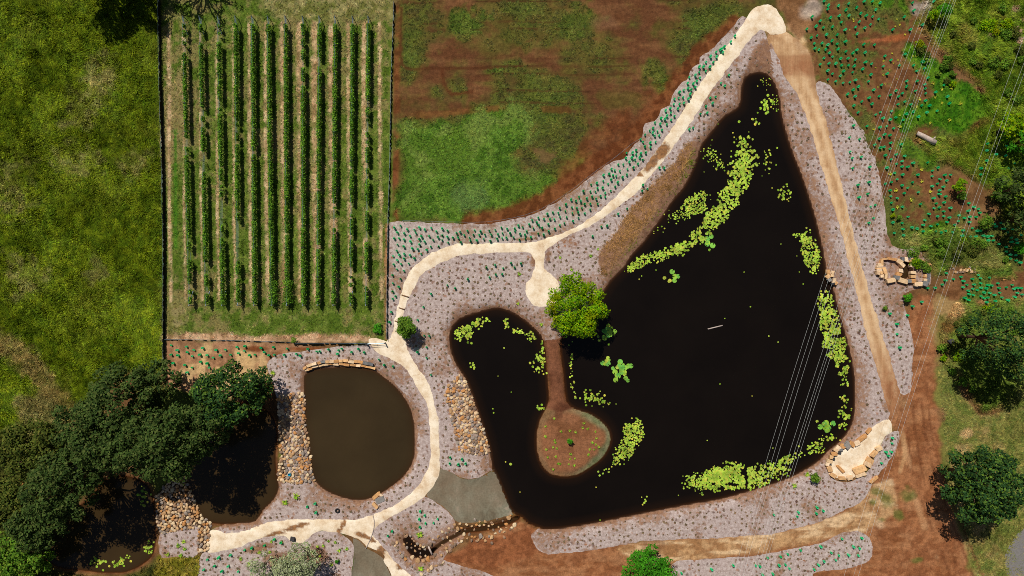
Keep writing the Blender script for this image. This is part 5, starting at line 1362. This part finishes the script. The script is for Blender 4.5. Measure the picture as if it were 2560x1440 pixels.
YM = []
for s_ in range(5):
    v_, f_ = young_mesh(s_, 7 + s_ % 3, .5, .09, .3); YM.append(MB().add(v_, f_).mesh("young_plant")); YM[-1].materials.append(M["young"])
for s_ in range(3):
    v_, f_ = young_mesh(20 + s_, 6, .5, .1, .4); YM.append(MB().add(v_, f_).mesh("young_plant")); YM[-1].materials.append(M["yellow_young"])
yp = []
for ox, oy, s_, txt, kind, size in (
    (1260,1010,3.349,"347,187 347,270 480,230 550,222 660,200 672,160 703,205 765,232 775,285 740,320 768,340 793,360 752,380 717,378 706,422 593,455 558,418 553,460 435,440 455,495 468,500 430,320 425,302 412,360 443,372 355,380 365,447 412,548 543,502 590,510 600,235 420,120",0,.5),
    (2000,0,6.4,"845,310 855,340 1545,315 1520,425 1590,400 790,480 1675,555 1470,858 1565,965 1330,975 1490,1010 1205,1085 1430,1120 1850,900 1800,895 1065,1215 1325,1200 1545,1265 1360,1345 1240,1395",5,.36),
    (2160,200,6.4,"1100,55 1240,150 1385,135 1130,280 835,430 1240,365 1535,380 1360,640 1050,690 565,750 880,310 560,560 150,790",5,.6),
    (2160,400,6.4,"410,230 910,155 920,345 1045,510 505,490 745,640 525,755",5,.7),
    (560,1320,6.4,"760,215 810,180 920,230 740,380 1340,300 1500,290 1430,380 1400,480 1540,440 1675,205 1785,225 1590,280 1850,350 1970,330 1725,585 575,385 410,560 270,490",0,.7),
    (700,1220,9.114,"375,190 120,320",0,1.2), (960,1270,7.11,"640,465 660,1065",0,1.1), (680,800,6.4,"20,840",0,.9),
    (2160,600,6.4,"1270,460",0,.8), (1260,560,3.349,"470,280 725,265 565,383 785,210 130,420 120,665 313,840",0,.6), (1800,1010,3.349,"620,680 735,590",0,.9), (0,1010,3.349,"1545,1150 1495,1185 1550,1210 1410,1255 1520,1262",0,.8)):
    for w_ in txt.split():
        a, b = map(float, w_.split(",")); yp.append((ox + a / s_, oy + b / s_, kind, size))
labs = by_landmark([(a, b) for a, b, *_ in yp], LANDMARKS + [("the little bush on the island", 1425, 1103), ("the tyre", 844, 1276), ("the creek pool", 1040, 1375)])
for i, (a, b, kind, size) in enumerate(yp):
    x, y = at(a, b); o = bpy.data.objects.new("young_plant", YM[kind + int(rg.integers(0, 3))]); link(o)
    o.location = (x, y, max(float(height([x], [y])[0]), WL)); o.rotation_euler = (0, 0, rg.uniform(0, 6)); s_ = size * rg.uniform(.85, 1.25); o.scale = (s_, s_, s_)
    o_, nm, di = labs[i]; tag(o, f"{'yellowish' if kind else 'green'} star-shaped young plant, {o_}one {di} {nm}", "plant", "young plants without guards")

BK = smooth(P([(1735,352),(1712,372),(1684,412),(1640,455),(1600,500),(1562,548),(1535,590),(1512,618),(1496,640),(1510,690),(1535,690),(1603,606),(1705,468),(1744,386)]), True, 1)
# ---------------------------------------------------------------- tiny seedlings dotted over the mulch
sx, sy = np.meshgrid(np.arange(-86, 86, 1.02), np.arange(-49, 49, .98)); r6 = np.random.default_rng(66)
sx = sx.ravel() + r6.normal(size=sx.size) * .2 + .3 * np.sin(sy.ravel() * .2); sy = sy.ravel() + r6.normal(size=sy.size) * .2
inb = np.full(sx.shape, 9.)
for e in SHEETS[:8]: inb = np.minimum(inb, sdf(e, sx, sy))
outp = np.full(sx.shape, 9.)
for e in SHEETS[8:13]: outp = np.minimum(outp, sdf(e, sx, sy))
for e in [P(q) for q in RIPRAP.values()] + [BK]: outp = np.minimum(outp, sdf(e, sx, sy))
outp = np.minimum(outp, sdf(BASINS[0][0], sx, sy)); outp = np.minimum(outp, sdf(BASINS[1][0], sx, sy))
north = sdf(P([(960,540),(1340,540),(1900,20),(1920,60),(1700,300),(1480,540),(1300,606),(1100,610),(990,760),(960,760)]), sx, sy)
k = (inb < -.3) & (outp > .35) & (north > 0) & (r6.random(sx.size) < .35 + .9 * sstep(.35, .6, fbm(sx, sy, 9, 88, 3)))
sx, sy = sx[k], sy[k]; szz, sdd = height(sx, sy, True); k = sdd > .3; sx, sy, szz = sx[k], sy[k], szz[k]
vs = []; fs = []; b_ = 0
base_v, base_f = young_mesh(77, 6, .24, .08, .09); base_v = np.array(base_v); base_f = np.array(base_f)
for x, y, z in zip(sx, sy, szz):
    a = r6.uniform(0, 6.28); q = r6.uniform(.5, 1.2); c, s_ = math.cos(a) * q, math.sin(a) * q
    vs.append(np.column_stack([x + base_v[:, 0] * c - base_v[:, 1] * s_, y + base_v[:, 0] * s_ + base_v[:, 1] * c, z + .02 + base_v[:, 2] * q])); fs.append(base_f + b_); b_ += len(base_v)
tag(obj("ground_cover", mesh_from("ground_cover", np.concatenate(vs), np.concatenate(fs), 4), M["seedling"]), "tiny dull seedlings dotted in rows over the mulch", "seedlings", kind="stuff")

# ---------------------------------------------------------------- water lilies
def pad_mesh(n=9):
    vs = [(0, 0, 0)] + [(math.cos(a), math.sin(a), .02) for a in np.linspace(.25, 2 * math.pi - .25, n)]
    fs = [(0, k, k + 1) for k in range(1, n)]
    return vs, fs


pads = []
for nm, px, py, rx, ry, turn, dn, rad in LILY:
    area = math.pi * rx * ry / S / S; n = int(area * dn * (3.4 if nm in ("north", "south") else 2.7)); a_ = math.radians(-turn); cx, cy = at(px, py, WL)
    for _ in range(n):
        u, v_ = rg.normal(size=2) * .5
        if dn > 4: 
            t_ = rg.uniform(0, 6.2832); q_ = rg.random() ** .5 * rg.uniform(.85, 1.12); u, v_ = math.cos(t_) * q_, math.sin(t_) * q_
        x = cx + (u * rx * math.cos(a_) - v_ * ry * math.sin(a_)) / S; y = cy + (u * rx * math.sin(a_) + v_ * ry * math.cos(a_)) / S
        if vnoise(np.array([x / .8]), np.array([y / .8]), 77)[0] < ((.16 if nm == "north" else .26) if dn > 4 else .1): continue
        if rad > .34 and rg.random() < .62: continue
        pads.append((x, y, rad * (1 if rad > .34 else .7) * rg.uniform(.55, 1.35), nm))
for px, py in ((1876,767),(1768,1101),(1922,840),(1952,610),(1640,675),(1598,698),(1604,690),(1945,855),(1880,990),(1800,960),(1232,1022),(1234,1032),(1260,870),(1278,980),(1300,1230),(1490,1218),(1500,1300),(1696,1238),(1820,1180),(1932,1120),(1350,880),(1780,350),(1832,332),(1795,310),(1872,330),(1760,430),(1930,470),(2008,710),(1992,640),(1998,680),(1860,680),(1560,1160),(1812,796),(2060,640),(1905,440),(1540,1010),(1475,1080),(1245,940)):
    pads.append((*at(px, py, WL), rg.uniform(.08, .14), "the open dark water"))
LP = np.array([(a, b, c) for a, b, c, _ in pads]); zz = height(LP[:, 0], LP[:, 1])
ok = zz < WL - .04; pads = [p_ for p_, k in zip(pads, ok) if k]; LP = LP[ok]
pv, pf = pad_mesh(); pme = {}
for key in ("lily", "lily_big"):
    pme[key] = MB().add(pv, pf).mesh("lily_pad"); pme[key].materials.append(M[key])
order = np.argsort(-LP[:, 2]); vs = []; nb = len(pv); cnt = 0; pv_ = np.array(pv)
for rank, i in enumerate(order):
    x, y, q = LP[i]; z = WL + .012 + .035 * rg.random(); t_ = rg.uniform(0, 6.2832); nm = pads[i][3]
    if rank < 300:
        o = bpy.data.objects.new("lily_pad", pme["lily_big" if q > .33 else "lily"]); link(o)
        o.location = (x, y, z); o.rotation_euler = (rg.normal() * .03, rg.normal() * .03, t_); o.scale = (q, q, q)
        where = PATCH_NAMES.get(nm, nm); tag(o, f"{'large' if q > .33 else 'lime'} lily pad in {where}", "lily pad", f"{'large' if q > .33 else 'lime'} lily pads of " + where)
    else:
        c, s_ = math.cos(t_), math.sin(t_); vs.append(np.column_stack([x + q * (pv_[:, 0] * c - pv_[:, 1] * s_), y + q * (pv_[:, 0] * s_ + pv_[:, 1] * c), z + pv_[:, 2] * q])); cnt += 1
F = (np.array(pf)[None] + (np.arange(cnt) * nb)[:, None, None]).reshape(-1, 3)
tag(obj("lily_pads", mesh_from("lily_pads", np.concatenate(vs), F, 3), M["lily"]), "mass of small lime green lily pads on the dark pond", "lily pads", kind="stuff")
print("PADS", len(pads), "STONES", len(allst), "GUARDS", len(gp))

# ---------------------------------------------------------------- power lines
WX = [((2307,2226,1958,1834),"first"),((2320,2238,1971,1848),"second"),((2332,2250,1983,1858),"third"),((2364,2281,2013,1878),"fourth"),((2376,2294,2024,1890),"fifth"),((2384,2301,2030,1899),"sixth"),((2389,2307,2038,1906),"seventh")]
for xs_, nm in WX:
    f_ = np.polyfit([0, 225, 1010, 1440], xs_, 2); pts = []
    for py in np.linspace(-700, 2100, 57):
        z_ = 13 + 3.0 * ((py - 720) / 1400) ** 2; pts.append((*at(np.polyval(f_, py) if -100 < py < 1540 else np.polyval(f_, np.clip(py, -100, 1540)) + (py - np.clip(py, -100, 1540)) * -.33, py, z_), z_))
    tag(MB().tube(pts, .0095, 5, False).build("power_line", M["wire"]), f"{nm} wire from the left of the seven power lines crossing the pond", "power line", "overhead power lines")
for xs_, nm in (((2520,2438,2242,2110),"left"),((2544,2462,2265,2134),"middle"),((2554,2472,2276,2146),"right")):
    f_ = np.polyfit([200, 425, 1010, 1440], xs_, 2); pts = []
    for py in np.linspace(-700, 2100, 57):
        z_ = 11 + 3.0 * ((py - 720) / 1400) ** 2; pc = np.clip(py, -100, 1540); pts.append((*at(np.polyval(f_, pc) + (py - pc) * -.33, py, z_), z_))
    tag(MB().tube(pts, .0095, 5, False).build("power_line", M["wire"]), f"{nm} wire of the three power lines over the dirt road end", "power line", "overhead power lines")

# ---------------------------------------------------------------- grass
def blades(name, polys, n, ln, hh, wd, seed, flow, gain=1.25, label=None, keepf=None):
    r = np.random.default_rng(seed); xs, ys = [], []
    per = [abs(np.sum(q[:, 0] * np.roll(q[:, 1], -1) - q[:, 1] * np.roll(q[:, 0], -1))) / 2 for q in polys]
    for q, a in zip(polys, per):
        lo, hi = np.maximum(q.min(0), [-89, -51]), np.minimum(q.max(0), [89, 51]); c = r.uniform(lo, hi, (int(n * a / sum(per) * 2.2), 2)); c = c[sdf(q, c[:, 0], c[:, 1]) < 0]; xs.append(c[:, 0]); ys.append(c[:, 1])
    x = np.concatenate(xs); y = np.concatenate(ys)
    x = x[::9]; y = y[::9]                                    # tuft centres, nine blades to a tuft
    z, d = height(x, y, True); k = d > .5
    if keepf is not None: k &= keepf(x, y)
    x, y = x[k], y[k]; nt_ = len(x)
    cl = fbm(x, y, 1.5, seed + 5, 3)
    tang = flow + (fbm(x, y, 6, seed + 9, 3) - .5) * 7 + r.normal(size=nt_) * .5
    tg = r.lognormal(0, .2, nt_); th = r.uniform(.4, 1.2, nt_) * (.45 + .9 * np.clip(cl - .25, 0, 1)); tl = r.uniform(.6, 1.25, nt_)
    hue = 1 + .12 * r.normal(size=(nt_, 1)) * np.array([[1, .25, .2]])
    rep = lambda v: np.repeat(v, 9, 0)
    n = nt_ * 9
    x = rep(x) + r.normal(size=n) * ln * .2; y = rep(y) + r.normal(size=n) * ln * .2
    z, col = ground_at(x, y)
    ang = rep(tang) + r.normal(size=n) * .5
    l_ = ln * rep(tl) * r.uniform(.6, 1.2, n); h_ = hh * rep(th) * r.uniform(.6, 1.2, n); w_ = wd * r.uniform(.6, 1.4, n)
    dx, dy = np.cos(ang), np.sin(ang)
    V = np.stack([np.stack([x - dy * w_ * .5, y + dx * w_ * .5, z - .02], 1), np.stack([x + dy * w_ * .5, y - dx * w_ * .5, z - .02 + .25 * h_], 1), np.stack([x + dx * l_, y + dy * l_, z + h_], 1)], 1).reshape(-1, 3)
    col = np.repeat(np.clip(col * gain * rep(tg)[:, None] * rep(hue), .002, .8), 3, 0)
    o = obj(name, mesh_from(name, V, np.arange(len(V)), 3, False, col, "tint"), M["grass"])
    return tag(o, label, "grass", kind="stuff")


blades("pasture_grass", [PASTURE], 190000, .7, .5, .1, 501, .6, 2.2, "long matted olive grass of the left pasture")
blades("rough_grass", [SCRUB, SCRUB2, SCRUB3], 130000, .7, .5, .1, 502, -.5, 1.95, "long matted grass of the scrub on the right")
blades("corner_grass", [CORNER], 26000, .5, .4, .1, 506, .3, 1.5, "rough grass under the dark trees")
VY = P([(410,-40),(972,-40),(966,846),(412,846)])
blades("mown_grass", [VY], 100000, .3, .18, .08, 503, 1.5, 1.5, "short grass between the vine rows")
FD = P([(990,-40),(1860,-40),(1850,50),(1690,250),(1560,400),(1400,500),(1240,548),(985,548)])
blades("field_grass", [FD], 110000, .32, .2, .09, 504, 0, 1.35, "thin regrowth over the red-brown field", lambda x, y: (lambda c: c[:, 1] > c[:, 0] * .82)(ground_at(x, y)[1]))
ES = P([(2050,-30),(2400,-30),(2560,300),(2560,800),(2330,800),(2236,600),(2190,430),(2060,200)])
blades("new_grass", [ES], 70000, .32, .2, .09, 505, 2, 1.35, "thin grass between the tree guards", lambda x, y: (lambda c: c[:, 1] > c[:, 0] * .82)(ground_at(x, y)[1]))
SE = P([(2340,880),(2400,970),(2450,1040),(2600,1010),(2600,1480),(2450,1480),(2370,1190)])
blades("lawn_grass", [SE], 60000, .34, .2, .09, 507, 1, 1.35, "dry lawn grass in the lower right")
BT = P([(1840,262),(1790,300),(1752,362),(1725,436),(1678,502),(1603,608),(1535,690),(1530,670),(1600,590),(1700,450),(1745,350),(1800,285)])
r_ = np.random.default_rng(9)
o = blades("bank_grass", [BK], 26000, .7, .3, .1, 508, 2.3, 1.0, "dry straw-coloured grass on the pond bank", None)
ca = o.data.color_attributes["tint"]; a_ = np.empty(len(o.data.vertices) * 4, np.float32); ca.data.foreach_get("color", a_); a_ = a_.reshape(-1, 4)
vv = np.empty(len(o.data.vertices) * 3, np.float32); o.data.vertices.foreach_get("co", vv); vv = vv.reshape(-1, 3)
gd_ = sdf(BASINS[0][0], vv[:, 0], vv[:, 1]); kk = (1 - sstep(.7, 1.7, gd_))[:, None]
a_[:, :3] = (lin((176, 134, 82)) * (1 - kk) + lin((104, 116, 26)) * kk) * np.repeat(r_.uniform(.7, 1.3, (len(vv) // 3, 1)), 3, 0); ca.data.foreach_set("color", a_.ravel())

# ---------------------------------------------------------------- camera and daylight
cam = bpy.data.cameras.new("camera"); cam.sensor_width = 36.0
cam.lens = 18.0 * CAM_H / (1280.0 / S); cam.clip_end = 5000.0; cam.clip_start = 1.0
co = bpy.data.objects.new("camera", cam); co.location = (0, 0, CAM_H); co.rotation_euler = (0, 0, 0)
COL.objects.link(co); SC.camera = co
EL = math.radians(55.0); DX, DY = -.42, .908
sun = bpy.data.lights.new("sun", "SUN"); sun.energy = 5.0; sun.angle = math.radians(.5); sun.color = (1.0, .95, .86)
so = bpy.data.objects.new("sun", sun)
so.rotation_euler = Vector((DX * math.cos(EL), DY * math.cos(EL), math.sin(EL))).to_track_quat("Z", "Y").to_euler()
so.location = (0, 0, 60); COL.objects.link(so)
w = bpy.data.worlds.new("World"); SC.world = w; w.use_nodes = True
nt = w.node_tree; bg = nt.nodes["Background"]
sky = nt.nodes.new("ShaderNodeTexSky"); sky.sky_type = "NISHITA"; sky.sun_disc = False
sky.sun_elevation = EL; sky.sun_rotation = math.atan2(DX, DY)
nt.links.new(sky.outputs[0], bg.inputs[0]); bg.inputs[1].default_value = 0.05
vs = SC.view_settings
vs.view_transform = "Standard"; vs.look = "None"; vs.gamma = 1.0; vs.exposure = -0.25; vs.use_curve_mapping = False
SC.cycles.use_denoising = False
SC.cycles.filter_width = .9
SC.cycles.max_bounces = 6; SC.cycles.transparent_max_bounces = 6
